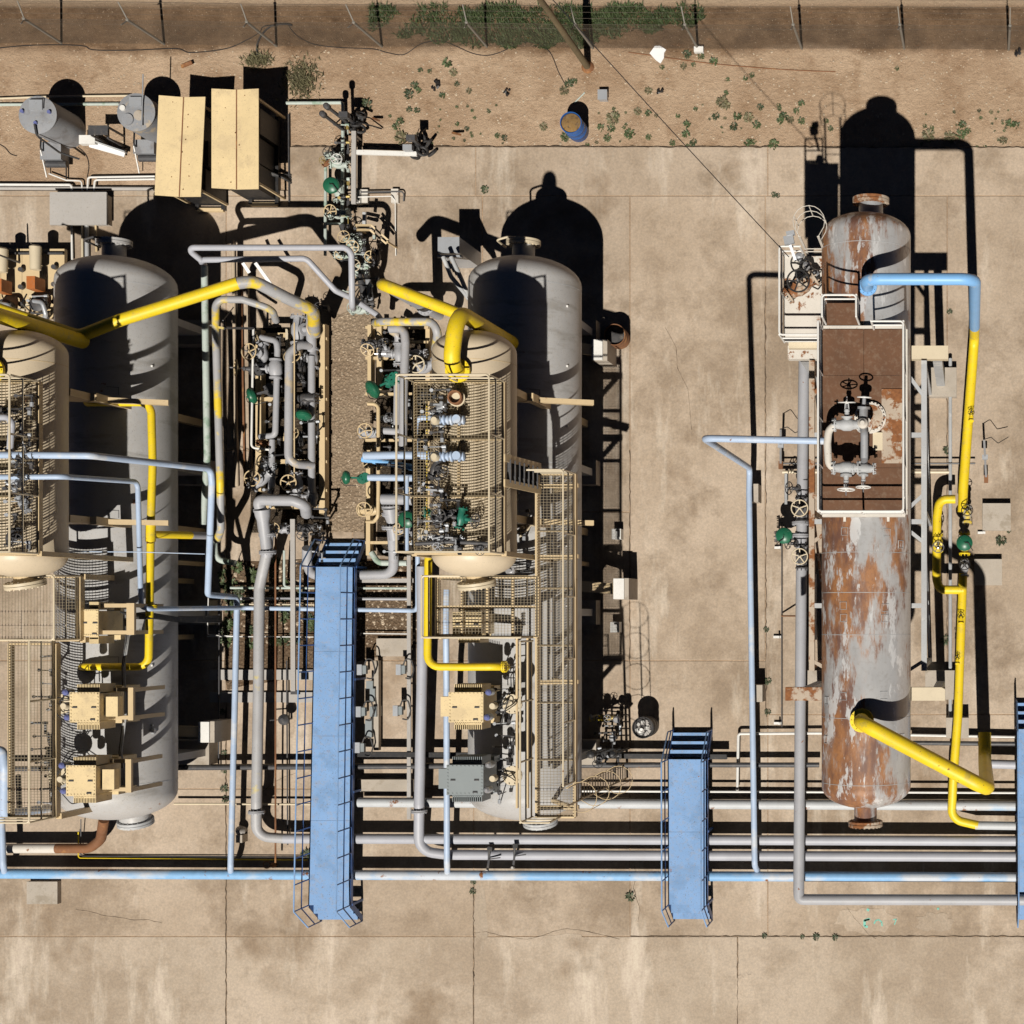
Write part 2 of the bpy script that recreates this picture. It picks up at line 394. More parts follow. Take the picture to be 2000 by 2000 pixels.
def crack(x, y, dx, dy, n, w_=.008):
    pts = [P(x, y)]
    for k in range(n): x += dx + random.uniform(-14, 14) * (abs(dy) > abs(dx)); y += dy + random.uniform(-9, 9) * (abs(dx) >= abs(dy)); pts.append(P(x, y))
    ragged(pts, w_ * .3, w_, .1, .008, 'joint_dirt', 'crack')
crack(925, 1822, 26, -1, 11, .007); crack(150, 1775, 28, 8, 6, .007); crack(500, 1560, 16, -8, 5, .006); crack(1655, 1772, 14, 12, 4, .006); crack(1240, 1690, 4, 22, 5, .007); crack(1300, 640, 10, 40, 5, .005)
for (x, y, rx, ry) in [(940, 1795, 14, 75), (1455, 1960, 22, 70), (1690, 1797, 62, 26), (1825, 1800, 40, 20), (1100, 1835, 60, 12)]:   # pale mortar repairs
    poly = []
    for k in range(26):
        q = 2 * math.pi * k / 26; rr_ = random.uniform(.72, 1.12); poly.append(P(x + rx * rr_ * math.cos(q), y + ry * rr_ * math.sin(q)))
    m = MB(); m.add([V((p.x, p.y, SZ + .0042)) for p in poly], [tuple(range(26))[::-1]]); m.build('mortar_patch', 'concrete_pale', yard, smooth=False)

# loose stones on the dirt and gravel
def stones(name, n, region, smin, smax, z, mat):
    m = MB()
    ico = [(0, 0, 1), (.9, 0, .2), (.3, .85, .15), (-.75, .5, .2), (-.7, -.55, .1), (.3, -.9, .2)]
    for _ in range(n):
        p = region(); s = random.uniform(smin, smax) ** 1.0; q = random.uniform(0, 6.28); c, sn = math.cos(q), math.sin(q)
        e = random.uniform(.6, 1.3)
        vs = [(p.x + s * (a * c * e - b * sn), p.y + s * (a * sn * e + b * c), z + s * k * .7) for a, b, k in ico]
        m.add(vs, [(0, 1, 2), (0, 2, 3), (0, 3, 4), (0, 4, 5), (0, 5, 1)])
    return m.build(name, mat, kind='stuff', smooth=False)
tag(stones('dirt_stones', 1500, lambda: P(random.uniform(-50, 2060), random.uniform(98, 284)), .012, .04, 0, 'stone'), 'small pale stones scattered over the bare dirt strip', 'stones')
tag(stones('gravel_stones', 900, lambda: P(random.uniform(440, 838), random.uniform(1096, 1260)), .02, .06, SZ, 'stone'), 'loose pale gravel between the two valve skids', 'gravel')
tag(stones('walk_stones', 260, lambda: P(random.gauss(665, 30) % 90 + 641 if random.random() < .4 else random.uniform(643, 730), random.uniform(612, 1038)), .012, .034, SZ + .01, 'stone'), 'small stones on the rough walk between skids', 'stones')

# ---------------------------------------------------------------- vegetation
def leafmesh(name, n, rad, hgt, mat, size=.05):
    m = MB(); c0 = V((0, 0, .01))
    for i in range(n):   # leaf blades on thin stems from one root
        q = random.uniform(0, 6.28); r = rad * math.sqrt(random.random()); z = hgt * random.uniform(.3, 1)
        c = V((r * math.cos(q), r * math.sin(q), z)); s = size * random.uniform(.6, 1.4)
        a = q + random.uniform(-1, 1); t = V((math.cos(a), math.sin(a), random.uniform(-.3, .5))); b = V((-math.sin(a), math.cos(a), random.uniform(-.4, .4))) * .5
        k = V((-math.sin(q), math.cos(q), 0)) * .003
        m.add([c0, c - k, c + k, c + (t + b) * s * .6, c + t * s * 1.3, c + (t - b) * s * .6], [(0, 1, 2), (1, 5, 4, 3, 2)])
    m.v = [(0, 0, .01) if abs(a) + abs(b) < 1e-6 else (a, b, c) for a, b, c in m.v]
    m.f = [tuple(0 if m.v[i] == (0, 0, .01) else i for i in f) for f in m.f]
    return m.mesh(name, mat, smooth=False)
WM = [leafmesh('weed', 26 + 8 * k, .085 + .018 * k, .09, ['leaf', 'leaf', 'leaf_dark', 'leaf', 'leaf_dry'][k], .07) for k in range(5)]
def weed(px, py, s, label, group, z=0.0, k=None):
    o = bpy.data.objects.new('weed', WM[random.randrange(5) if k is None else k]); COL.objects.link(o)
    o.location = P(px, py); o.location.z = z; o.scale = (s,) * 3; o.rotation_euler = (0, 0, random.uniform(0, 6.28))
    return tag(o, label, 'weed', group)
wd = 'small leafy green weed growing on the bare dirt strip'; wg = 'weeds on the dirt strip'
spots = [(874, 124, 1.6), (886, 142, 1.2), (893, 165, .9), (916, 178, .8), (822, 138, 1.2), (840, 140, .8), (810, 168, 1.3), (800, 185, 1.5), (818, 178, 1.4), (865, 188, 1.5), (718, 205, 1.7), (800, 215, 1.1), (815, 216, 1.0), (782, 238, 1.2), (786, 270, 1.6), (775, 248, 1.2), (972, 265, 1.0), (986, 270, .9), (893, 243, .9), (912, 252, .9),
         (1112, 165, 1.6), (1102, 178, 1.2), (1123, 160, 1.3), (1062, 248, 1.2), (1104, 268, 1.2), (1147, 283, .9), (1197, 233, 1.6), (1203, 226, 1.2), (1174, 250, 1.1), (1194, 252, 1.2), (1186, 270, 1.3), (1230, 262, 1.4), (1246, 218, .9), (1267, 222, 1.2), (1267, 178, 1.1), (1342, 107, 1.5), (1369, 110, 1.3), (1395, 122, 1.4), (1355, 127, .9), (1335, 130, .8), (1293, 132, .9), (1456, 154, .9), (1469, 147, .8), (1421, 156, .8), (1418, 183, 1.1), (1411, 200, 1.4), (1419, 207, 1.2), (1398, 228, 1.5), (1433, 248, 1.6), (1440, 228, 1.8), (1462, 230, 1.5), (1478, 245, 1.4), (1342, 245, 1.6), (1341, 263, 1.4), (1324, 227, 1.1), (1359, 214, 1.0), (1354, 279, 1.1), (1344, 286, .8), (1460, 280, 1.3), (1471, 278, .9), (1485, 210, 1.1), (1313, 280, .8), (1267, 268, 1.0),
         (1512, 283, 1.7), (1524, 238, 1.3), (1531, 228, 1.4), (1544, 235, 1.1), (1556, 218, 1.3), (1566, 203, 1.6), (1521, 207, 1.0), (1565, 237, .9), (1591, 247, 1.0), (1622, 252, .8), (1614, 237, .9), (1813, 266, 1.6), (1820, 250, .8), (1806, 247, .8), (1855, 268, 1.3), (1880, 244, 1.6), (1877, 264, 1.6), (1890, 256, 1.0), (1975, 242, 1.7), (1968, 242, 1.4), (1960, 275, 1.1), (1908, 290, .8), (1924, 288, .9), (1985, 245, 1.2), (1752, 134, .9)]
for x, y, s in spots: weed(x, y, s * random.uniform(.42, .62), wd, wg)
for _ in range(60):
    x = random.choice([random.uniform(1150, 1540), random.uniform(760, 1000), random.uniform(1800, 2000)]); weed(x, random.uniform(205, 284), random.uniform(.15, .34), wd, wg)
jd = 'little weed tuft rooted in a concrete slab joint'; jg = 'weeds in the concrete joints'
for x, y, s in [(949, 372, 1.0), (1512, 382, .7), (1520, 383, .6), (1513, 128 + 1680, .0), (926, 1722, .7), (925, 1740, .8), (1233, 1750, 1.2), (1494, 1827, .7), (1595, 1829, .9), (1632, 1830, .8), (1568, 1829, .6), (1500, 1330, .9), (1500, 1390, .8), (1497, 1230, .7), (1850, 880, 1.0), (1846, 1250, 1.2), (1955, 1056, 1.3), (1970, 1036, .7), (438, 1390, .8), (440, 1470, .7), (441, 1540, 1.0), (443, 1560, .9), (1855, 610, .7), (440, 1505, .7)]:
    if s: weed(x, y, s * .7, jd, jg, SZ, k=2)
td = 'dark green weed clump among the gravel under the pipes'; tg = 'weeds in the gravel bed'
for _ in range(46):
    weed(random.choice([random.uniform(440, 500), random.uniform(535, 620)]), random.uniform(1080, 1270), random.uniform(.6, 1.2), td, tg, SZ, k=random.choice([0, 2]))
weed(600, 1668, .9, 'dark green weed against the blue footbridge edge by the pipes', 'weed by footbridge', SZ, k=2)

def grass(name, n, pick, label, mats):
    m = MB()
    for _ in range(n):
        p, h = pick(); a = random.uniform(0, 6.28); t = V((math.cos(a), math.sin(a), 0)); b = V((-t.y, t.x, 0)) * random.uniform(.008, .02)
        tip = p + t * h * random.uniform(.3, .9) + Z * h * random.uniform(.4, 1)
        m.add([p - b, p + b, p.lerp(tip, .6) + b * .8, tip], [(0, 1, 2), (0, 2, 3)])
    return tag(m.build(name, mats, kind='stuff', smooth=False), label, 'grass')
def band():
    while True:
        x = random.uniform(722, 1375); y = random.uniform(8, 96)
        top = 12 + 8 * math.sin(x * .05) + 5 * math.sin(x * .13)
        bot = (60 + (x - 730) * .16 if x < 880 else 90) if x < 1170 else 75 - (x - 1170) * .15
        bot += 7 * math.sin(x * .09)
        dens = .5 + .5 * math.sin(x * .021 + 1) * math.sin(x * .047 + y * .06) + (.25 if x > 900 else -.1)
        if top < y < bot and random.random() < dens: break
    return P(x, y), random.uniform(.06, .22)
grass('fence_grass', 11000, band, 'tall green grass growing along the chain link fence', 'leaf')
def dry():
    x = random.gauss(590, 16); y = random.gauss(155, 18); return P(x, y), random.uniform(.08, .22)
grass('dry_grass', 900, dry, 'dry grass clump beside the tan shelter shadow', 'leaf_dry')
def dry2():
    x = random.gauss(505, 12); y = random.gauss(118, 7); return P(x, y), random.uniform(.08, .22)
grass('pale_grass', 500, dry2, 'pale grass clump north of the larger tan shelter', 'leaf_dry')

# ---------------------------------------------------------------- fence
fp = [(-85, 83), (120, 84), (321, 86), (540, 90), (746, 91), (951, 91), (1158, 94), (1363, 95), (1566, 95), (1766, 95), (1970, 97), (2175, 98)]
fence = thing('chain_link_fence', 'chain link fence with angled barbed wire arms along the dirt track', 'fence', P(1000, 92))
FH = 1.85; tops = []
for i, (x, y) in enumerate(fp):
    b = P(x, y); lean = V((random.uniform(-.06, .06) - .03, 0, 0)); t = b + Z * FH + lean
    m = MB(); m.cyl(b, t, .036, seg=8); m.lathe([(0, .045), (.05, .045), (.07, .0)], t, Z, 8)
    po = m.build('post', 'fence_post', fence)
    for sy, ln in ((1, .5), (-1, .28)):
        MB().bar(t, t + V((lean.x, sy * ln * .75, ln * .75)), .03, .02).build('arm', 'fence_post', po)
    tops.append((b, t))
for (b0, t0), (b1, t1) in zip(tops, tops[1:]):
    n = int((b1 - b0).length / .07); m = MB()
    up = FH; 
    for i in range(-int(up / .07), n + 1):
        for sgn in (1, -1):
            # straight diagonals of the mesh, clipped to the bay
            x0 = i * .07; x1 = x0 + up
            lo, hi = max(0, x0), min(n * .07, x1)
            if hi - lo < .02: continue
            q0, q1 = (lo - x0), (hi - x0)
            dirx = (b1 - b0).normalized()
            def at(u, h): return b0 + dirx * u + Z * (h if sgn > 0 else up - h) + Y * (.004 * sgn)
            m.bar(at(lo, q0), at(hi, q1), .0026, .0026)
    m.build('chain_link_mesh', 'fence_wire', fence, kind='stuff', smooth=False)
m = MB(); m.tube([t for b, t in tops], .004, 0, 4); m.build('tension_wire', 'fence_wire', fence)
for k, (sy, f) in enumerate([(1, .33), (1, .66), (1, .98), (-1, .9)]):
    m = MB(); m.tube([t + V((0, sy * f * (.375 if sy > 0 else .21), f * (.375 if sy > 0 else .21))) for b, t in tops], .004, 0, 4); m.build('barbed_wire', 'fence_wire', fence)

# ---------------------------------------------------------------- utility pole and cable
pb = P(1148, 131); pole = thing('utility_pole', 'weathered wooden utility pole standing inside the fence', 'pole', pb)
MB().lathe([(0, .105), (.3, .10), (9.2, .065)], pb, Z, 16).build('shaft', 'wood_pole', pole)
MB().bar(pb + V((-1.0, 0, 8.7)), pb + V((1.0, 0, 8.7)), .1, .12).build('crossarm', 'wood_pole', pole)
MB().lathe([(0, .19), (.06, .16), (.1, .11)], pb, Z, 12).build('base_collar', 'rust', pole)
a = pb + Z * 8.9; b = P(1541, 502, 7.4)
pts = [a.lerp(b, k / 12) - Z * .5 * math.sin(math.pi * k / 12) for k in range(13)]
MB().tube(pts, .012, 0, 5).build('overhead_cable', 'black', label='thin black cable running from wooden pole to the white side platform', cat='cable')
a = pb + Z * 6.0 + X * .1; b = P(1232, 120)
# hoses and cables lying on the dirt
def floorline(name, pts, r, mat, label, cat='cable', z=0.0):
    q = [V((p.x, p.y, z + r)) for p in pts]; sm = []
    for i in range(len(q) - 1):
        p0, p1, p2, p3 = q[max(i - 1, 0)], q[i], q[i + 1], q[min(i + 2, len(q) - 1)]
        for k in range(5):
            t = k / 5; sm.append(.5 * ((2 * p1) + (p2 - p0) * t + (2 * p0 - 5 * p1 + 4 * p2 - p3) * t * t + (3 * p1 - p0 - 3 * p2 + p3) * t ** 3))
    sm.append(q[-1])
    return MB().tube(sm, r, 0, 6).build(name, mat, label=label, cat=cat)
floorline('ground_cable', [A1(-60, 370), A1(200, 345), A1(480, 340), A1(640, 350), A1(710, 378), A1(1000, 380), A1(1330, 368), A1(1440, 398), A1(1700, 370), A1(1850, 310), A1(1960, 245), A2(60, 200), A2(200, 185), A2(250, 180)], .014, 'black', 'long black cable winding over dirt at the left fence bays')
floorline('black_hose', [A2(15, 420), A2(12, 340), A2(50, 260), A2(110, 205), A2(170, 188), A2(245, 185), A2(275, 195)], .03, 'rubber', 'thick black hose looped beside the third fence post', 'hose')
floorline('ground_cable', [A2(245, 190), A2(310, 270), A2(440, 335), A2(640, 360), A2(880, 370), A2(1000, 400), A2(1120, 412), A2(1250, 330), A2(1400, 310), A2(1500, 345), A2(1640, 405), A2(1760, 418), A2(1880, 380), A3(0, 335), A3(90, 318), A3(200, 335), A3(290, 400), A3(350, 540), A3(400, 635)], .012, 'black', 'thin cable trailing along the grass band to the pole')
floorline('ground_rod', [A3(880, 395), A3(1200, 440), A3(1500, 480), A4(0, 518), A4(300, 535), A4(510, 542)], .014, 'rust', 'straight rusty rod lying on dirt near the white sheet', 'rod')
floorline('ground_cable', [A1(0, 1090), A1(40, 1115), A1(80, 1160), A1(130, 1178)], .012, 'black', 'short black cable end lying left of the gray tank')
floorline('ground_cable', [A1(590, 1110), A1(650, 1170), A1(672, 1250), A1(660, 1340)], .012, 'black', 'black cable curving below the white trough')
floorline('ground_stick', [A3(470, 780), A3(550, 700)], .02, 'green_gray', 'short greenish stick lying above the blue drum', 'stick')

# ---------------------------------------------------------------- loose things on the dirt
def drum(px, py, z, h, r, body, fill, name, label, cat='drum', fillz=.78):
    b = P(px, py); b.z = z; t = thing(name, label, cat, b)
    k = r
    prof = [(0, k * .98), (.02, k), (h * .32, k), (h * .335, k * 1.03), (h * .35, k), (h * .65, k), (h * .665, k * 1.03), (h * .68, k), (h - .02, k), (h - .012, k * 1.04), (h, k * 1.03), (h, k * .96), (h * fillz - .02, k * .95)]
    MB().lathe(prof, b, Z, 28).build('shell', body, t)
    MB().lathe([(0, k * .94), (.02, k * .9), (.05, k * .3), (.06, .0)], b + Z * (h * fillz), Z, 24).build('contents', fill, t)
    return t
drum(1130, 258, 0, .90, .30, 'blue_drum', 'soil_fill', 'drum', 'blue steel drum filled with brown soil on the dirt', 'drum', .93)
drum(1268, 1393 + 24, SZ, .85, .30, 'black', 'charred', 'trash_drum', 'black open drum full of pale rubbish beside the pipe rack', 'drum', .9)
tr = bpy.data.objects['trash_drum']
for k in range(22):
    q = random.uniform(0, 6.28); r = .2 * math.sqrt(random.random()); c = tr.location + V((r * math.cos(q), r * math.sin(q), .80 + random.uniform(0, .06)))
    MB().box(c, (random.uniform(.05, .12), random.uniform(.05, .1), .02), M=Euler((random.uniform(-.7, .7), random.uniform(-.7, .7), q)).to_matrix()).build('rubbish', 'cement_gray' if k % 3 else 'white', tr, smooth=False)
m = MB(); m.prism([A3(1040, 405), A3(1080, 350), A3(1118, 348), A3(1165, 378), A3(1150, 400), A3(1148, 440), A3(1122, 482), A3(1085, 455)][::-1], .02, .035)
m.build('sheet', 'white_clean', label='torn bright white sheet lying flat on dirt near fence', cat='sheet', smooth=False)
m = MB(); m.span(A3(1380, 405), A3(1450, 362) + Z * .16); m.build('block', 'white', label='white concrete block at the foot of a fence post', cat='block')
t = thing('junction_box', 'small light gray box standing alone on dirt right of drum', 'box', A3(690, 735))
m = MB(); m.span(A3(665, 768), A3(728, 700) + Z * .22); m.build('case', 'galv', t)
m = MB(); m.span(A3(661, 772) + Z * .22, A3(732, 696) + Z * .25); m.build('lid', 'galv', t)
m = MB(); m.bar(A1(1370, 502, .06), A1(1450, 470, .12), .09, .06); m.build('angle_iron', 'rust', label='rusty angle iron tilted on dirt north of the shelters', cat='iron')
for p0, p1, lb in [(A2(890, 900), A2(960, 935), 'short rusty stake tilted on dirt right of the vent pipes'), (A2(1490, 1010), A2(1570, 1040), 'short rusty stake tilted on dirt at the slab edge')]:
    MB().bar(p0 + Z * .1, p1 + Z * .3, .05, .05).build('stake', 'rust', label=lb, cat='stake')
def debris(px, py, s, label):
    p = P(px, py); t = thing('debris', label, 'debris', p)
    for k in range(7):
        c = p + V((random.uniform(-s, s), random.uniform(-s, s), random.uniform(.02, .12)))
        MB().box(c, (random.uniform(.4, 1) * s, random.uniform(.3, .8) * s, .05), M=Euler((random.uniform(-.6, .6), random.uniform(-.6, .6), random.uniform(0, 6))).to_matrix()).build('scrap', 'black', t, smooth=False)
debris(850, 167, .13, 'black plastic scrap heap on dirt among the weeds')
debris(991, 182, .08, 'small black scrap on dirt left of the utility pole')
debris(1290, 181, .07, 'tiny dark scrap on dirt below the white sheet')
debris(1985, 103, .1, 'dark scrap at the fence foot in the right corner')
for (x, y, r, lb) in [(1600, 44, .32, 'half buried black tyre hoop below the eighth fence post'), (1945, 76, .26, 'half buried black tyre hoop near the right fence corner')]:
    m = MB(); m.torus(P(x, y), V((0, .5, 1)), r, .02, 16, 6, arc=(0, math.pi)); m.build('hoop', 'rubber', label=lb, cat='hoop')

# ---------------------------------------------------------------- generic industrial builders
def pipe(name, label, pts, wpx, mat, z=None, cat='pipe', group=None, sections=None, fil=None, caps=None, seg=14, r=None):
    """pts: world points; wpx: width in photograph pixels at mean height"""
    if sections is None: sections = [(pts, mat)]
    allp = [V(p) for s in sections for p in s[0]]
    zm = sum(p.z for p in allp) / len(allp); r = r or L(wpx, zm) / 2
    if len(sections) == 1 and not caps:
        return MB().tube(sections[0][0], r, fil, seg).build(name, sections[0][1], label=label, cat=cat, group=group)
    t = thing(name, label, cat, V((allp[0].x, allp[0].y, min(p.z for p in allp) - r)), group)
    for s in sections: MB().tube(s[0], s[2] * r if len(s) > 2 else r, fil, seg).build('pipe_run', s[1], t)
    for c in (caps or []): flange(c[0], c[1], r, c[2], t)
    return t
def flange_mesh(m, p, axis, r, gap=.05, bolts=12, pair=True):
    ax = V(axis).normalized(); p = V(p); R2 = r * 1.55
    th = max(.03, r * .22)
    for s in ((-1, 1) if pair else (1,)):
        m.lathe([(s * .006 if pair else 0, R2), (s * (th + .006), R2)] if s > 0 else [(-(th + .006), R2), (-.006, R2)], p, ax, 22)
    t, u, v = frame(ax)
    for k in range(bolts):
        q = 2 * math.pi * k / bolts; c = p + (u * math.cos(q) + v * math.sin(q)) * (r * 1.33)
        m.cyl(c - ax * (th + .03), c + ax * (th + .03), r * .09, seg=5)
def flange(p, axis, r, mat, parent, name='flange', bolts=12, pair=True):
    m = MB(); flange_mesh(m, p, axis, r, bolts=bolts, pair=pair); return m.build(name, mat, parent)

CACHE = {}
def cached(key, fn, mat, name):
    k = (key, mat)
    if k not in CACHE:
        m = MB(); fn(m); CACHE[k] = m.mesh(name, mat)
    return CACHE[k]
def child(name, me, parent):
    o = bpy.data.objects.new(name, me); COL.objects.link(o); o.parent = parent; return o
def w_body(m):
    m.lathe([(-.30, .09), (-.30, .17), (-.265, .17), (-.265, .10), (-.15, .115), (-.08, .15), (.08, .15), (.15, .115), (.265, .10), (.265, .17), (.30, .17), (.30, .09)], (0, 0, 0), X, 18)
    for sx in (-.3, .3):
        for k in range(8):
            q = k * math.pi / 4; m.cyl((sx - .05, .14 * math.cos(q), .14 * math.sin(q)), (sx + .05, .14 * math.cos(q), .14 * math.sin(q)), .014, seg=5)
def w_bonnet(m):
    m.lathe([(.08, .11), (.16, .10), (.16, .14), (.20, .14), (.20, .07), (.30, .05), (.32, .065), (.36, .06)], (0, 0, 0), Z, 14)
    for s in (-1, 1): m.bar((s * .05, 0, .3), (s * .035, 0, .5), .02, .03)
def w_stem(m): m.cyl((0, 0, .3), (0, 0, .66), .016, seg=8)
def w_wheel(m):
    m.torus((0, 0, .52), Z, .2, .016, 24, 6); m.lathe([(.49, .04), (.55, .035)], (0, 0, 0), Z, 10)
    for k in range(5):
        q = k * 2 * math.pi / 5; m.bar((.03 * math.cos(q), .03 * math.sin(q), .51), (.195 * math.cos(q), .195 * math.sin(q), .52), .026, .014)
def valve(p, label, wheel='tan', body='gray_pipe', rot=(0, 0, 0), sc=1.0, name='gate_valve', group=None):
    t = thing(name, label, 'valve', p, group, rot, sc)
    child('body', cached('vb', w_body, body, 'body'), t)
    child('bonnet', cached('vn', w_bonnet, body, 'bonnet'), t)
    child('stem', cached('vs', w_stem, 'silver', 'stem'), t)
    child('handwheel', cached('vw', w_wheel, wheel, 'handwheel'), t)
    return t
def a_yoke(m):
    for s in (-1, 1): m.bar((s * .09, 0, .16), (s * .07, 0, .44), .03, .05)
    m.cyl((0, 0, .1), (0, 0, .46), .025, seg=8); m.lathe([(.08, .12), (.14, .12), (.16, .08), (.2, .06)], (0, 0, 0), Z, 14)
def a_disc(m):
    m.lathe([(.42, .05), (.44, .17), (.50, .22), (.535, .225), (.535, .235), (.565, .235), (.565, .225), (.60, .215), (.645, .15), (.665, .06), (.67, .0)], (0, 0, 0), Z, 26)
    m.lathe([(.66, .025), (.70, .025)], (0, 0, 0), Z, 8)
def a_plate(m): m.box((.08, .09, .628), (.09, .035, .02), rz=.2)
def a_tube(m): m.tube([(0, 0, .69), (0, -.10, .71), (-.10, -.16, .68), (-.22, -.24, .55), (-.2, -.24, .2)], .012, .04, 6)
def control_valve(p, label, rot=(0, 0, 0), sc=1.0, body='gray_pipe', disc='green_act'):
    t = thing('control_valve', label, 'valve', p, None, rot, sc)
    child('body', cached('vb', w_body, body, 'body'), t); child('yoke', cached('ay', a_yoke, body, 'yoke'), t)
    d = child('actuator', cached('ad', a_disc, disc, 'actuator'), t)
    child('name_plate', cached('ap', a_plate, 'silver', 'name_plate'), d); child('air_tube', cached('at', a_tube, 'black', 'air_tube'), t)
    return t

def railing(path, h, mat, parent, posts=None, mid=True, r=.025, toe=True, close=False, step=1.15, kick_mat=None):
    """path of world points at deck level"""
    path = [V(p) for p in path]; q = path + ([path[0]] if close else [])
    MB().tube([p + Z * h for p in q], r, .08, 8).build('top_rail', mat, parent)
    if mid: MB().tube([p + Z * h * .52 for p in q], r * .85, .05, 8).build('mid_rail', mat, parent)
    if toe:
        m = MB()
        for a, b in zip(q, q[1:]): m.bar(a + Z * .06, b + Z * .06, .012, .11)
        m.build('toe_board', kick_mat or mat, parent)
    for a, b in zip(q, q[1:]):
        n = max(1, round((b - a).length / step))
        for k in range(n + (1 if b is q[-1] and not close else 0)):
            c = a.lerp(b, k / n); MB().cyl(c - Z * .05, c + Z * h, r, seg=8).build('rail_post', mat, parent)
def grating(x0, y0, x1, y1, z, mat, parent, sx=.08, sy=.07, name='grating'):
    m = MB()
    n = int((x1 - x0) / sx)
    for i in range(n + 1): m.box((x0 + i * (x1 - x0) / n, (y0 + y1) / 2, z - .005), (.008, y1 - y0, .010))
    n = int((y1 - y0) / sy)
    for i in range(n + 1): m.box(((x0 + x1) / 2, y0 + i * (y1 - y0) / n, z - .02), (x1 - x0, .0065, .04))
    return m.build(name, mat, parent, kind='stuff', smooth=False)
def ibeam(m, p0, p1, w=.16, h=.2, t=.014):
    p0, p1 = V(p0), V(p1)
    m.bar(p0 + Z * (h / 2 - t / 2), p1 + Z * (h / 2 - t / 2), w, t); m.bar(p0 - Z * (h / 2 - t / 2), p1 - Z * (h / 2 - t / 2), w, t); m.bar(p0, p1, t, h - 2 * t)
    return m
# ================================================================ EAST UNIT: rusty clad vessel on tall legs
def vessel(name, label, x, y0, y1, z, rad, mat, seg=56, head=.5, parent=None):
    """horizontal drum along Y; y0 south tip, y1 north tip"""
    t = thing(name, label, 'vessel', V((x, (y0 + y1) / 2, 0)))
    n = 10; hd = rad * head; prof = []
    for k in range(n + 1):
        a = math.pi / 2 * k / n; prof.append((hd - hd * math.cos(a), rad * math.sin(a)))
    Ln = y1 - y0
    prof += [(Ln * .33, rad), (Ln * .66, rad)]
    prof += [(Ln - p[0], p[1]) for p in prof[n::-1]]
    MB().lathe(prof, (x, y0, z), Y, seg).build('shell', mat, t)
    return t
def seam(parent, x, y, z, rad, mat, w=.012, name='seam'):
    MB().lathe([(-w, rad - .01), (-w, rad + .004), (w, rad + .004), (w, rad - .01)], (x, y, z), Y, 56).build(name, mat, parent)
def nozzle(parent, p, axis, r, ln, mat, fmat=None, blind=True, name='nozzle'):
    ax = V(axis).normalized(); p = V(p)
    n = MB().lathe([(-.3, r), (ln, r)], p, ax, 24).build(name, mat, parent)
    m = MB(); flange_mesh(m, p + ax * ln, ax, r * .98, bolts=20)
    m.build('flange', fmat or mat, n)
    return n

E = P(1692, 500, 6.8).x; EZ = 6.8; ER = 1.10
ey1 = P(1700, 418, EZ).y; ey0 = P(1690, 1578, EZ).y
ev = vessel('clad_vessel', 'rust streaked silver clad vessel raised on legs under rusty platform', E, ey0, ey1, EZ, ER, 'jacket')
for py in (1078, 1157, 1240, 1404, 1535, 470): seam(ev, E, P(0, py, EZ + ER).y, EZ, ER, 'gray_steel', .006)
nozzle(ev, (E + L(9, EZ) , ey1 - .02, EZ), Y, .30, .34, 'galv', 'rusty_steel', name='end_nozzle')
nozzle(ev, (E - .02, ey0 + .03, EZ), -Y, .28, .42, 'jacket', 'rusty_steel', name='end_nozzle')
for (x, y) in [(1650, 1038), (1732, 1040), (1647, 1183), (1729, 1187), (1648, 1207), (1728, 1208), (1647, 1360), (1726, 1358), (1612, 1370), (1610, 1447), (1760, 1443), (1758, 1062)]:
    p = P(x, y, EZ + ER * .9); dx = p.x - E; a = math.asin(max(-.98, min(.98, dx / ER)))
    c = V((E + (ER + .004) * math.sin(a), p.y, EZ + (ER + .004) * math.cos(a)))
    m = MB(); M3 = Matrix.Rotation(a, 3, 'Y')
    for dx2, dy2, sx, sy in ((-.09, 0, .008, .19), (.09, 0, .008, .19), (0, .09, .19, .008), (0, -.09, .19, .008)):
        m.box(c + M3 @ V((dx2, dy2, 0)), (sx, sy, .012), M=M3)
    m.build('cladding_patch', 'gray_steel', ev)
# lifting lugs south of the platform
for x in (1650, 1735): MB().box(P(x, 1013, EZ + ER + .05), (.06, .14, .12)).build('lifting_lug', 'white_rusty', ev)
# saddles: cross beams, columns and footings
for i, (py, xl, xr) in enumerate([(1355, 1535, 1846), (690, 1540, 1852)]):
    zb = 5.45
    a, b = P(xl, py, zb), P(xr, py, zb); a.y = b.y
    fr = thing('vessel_support', ['rusty south saddle beam and legs carrying the clad vessel', 'pale north saddle beam and legs carrying the clad vessel'][i], 'support', V((E, a.y, 0)))
    wdt = .34
    mid = V((E - ER * .95, a.y, zb))
    MB().bar(a, V((E, a.y, zb)), wdt, .3).build('cross_beam', 'rusty_steel' if i == 0 else 'white_rusty', fr)
    MB().bar(V((E, a.y, zb)), b, wdt, .3).build('cross_beam', 'cream', fr)
    m = MB(); m.prism([(E - .9, a.y - .12), (E + .9, a.y - .12), (E + .9, a.y + .12), (E - .9, a.y + .12)], zb + .15, EZ - .75); m.build('saddle', 'white_rusty', fr)
    for sx in (-1, 1):
        cx = E + sx * 1.72
        m = MB(); ibeam_v = m.bar((cx, a.y, SZ), (cx, a.y, zb - .15), .24, .24); m.build('leg', 'gray_steel', fr)
        MB().span((cx - .45, a.y - .42, 0), (cx + .45, a.y + .42, .42)).build('footing', 'cement', fr)
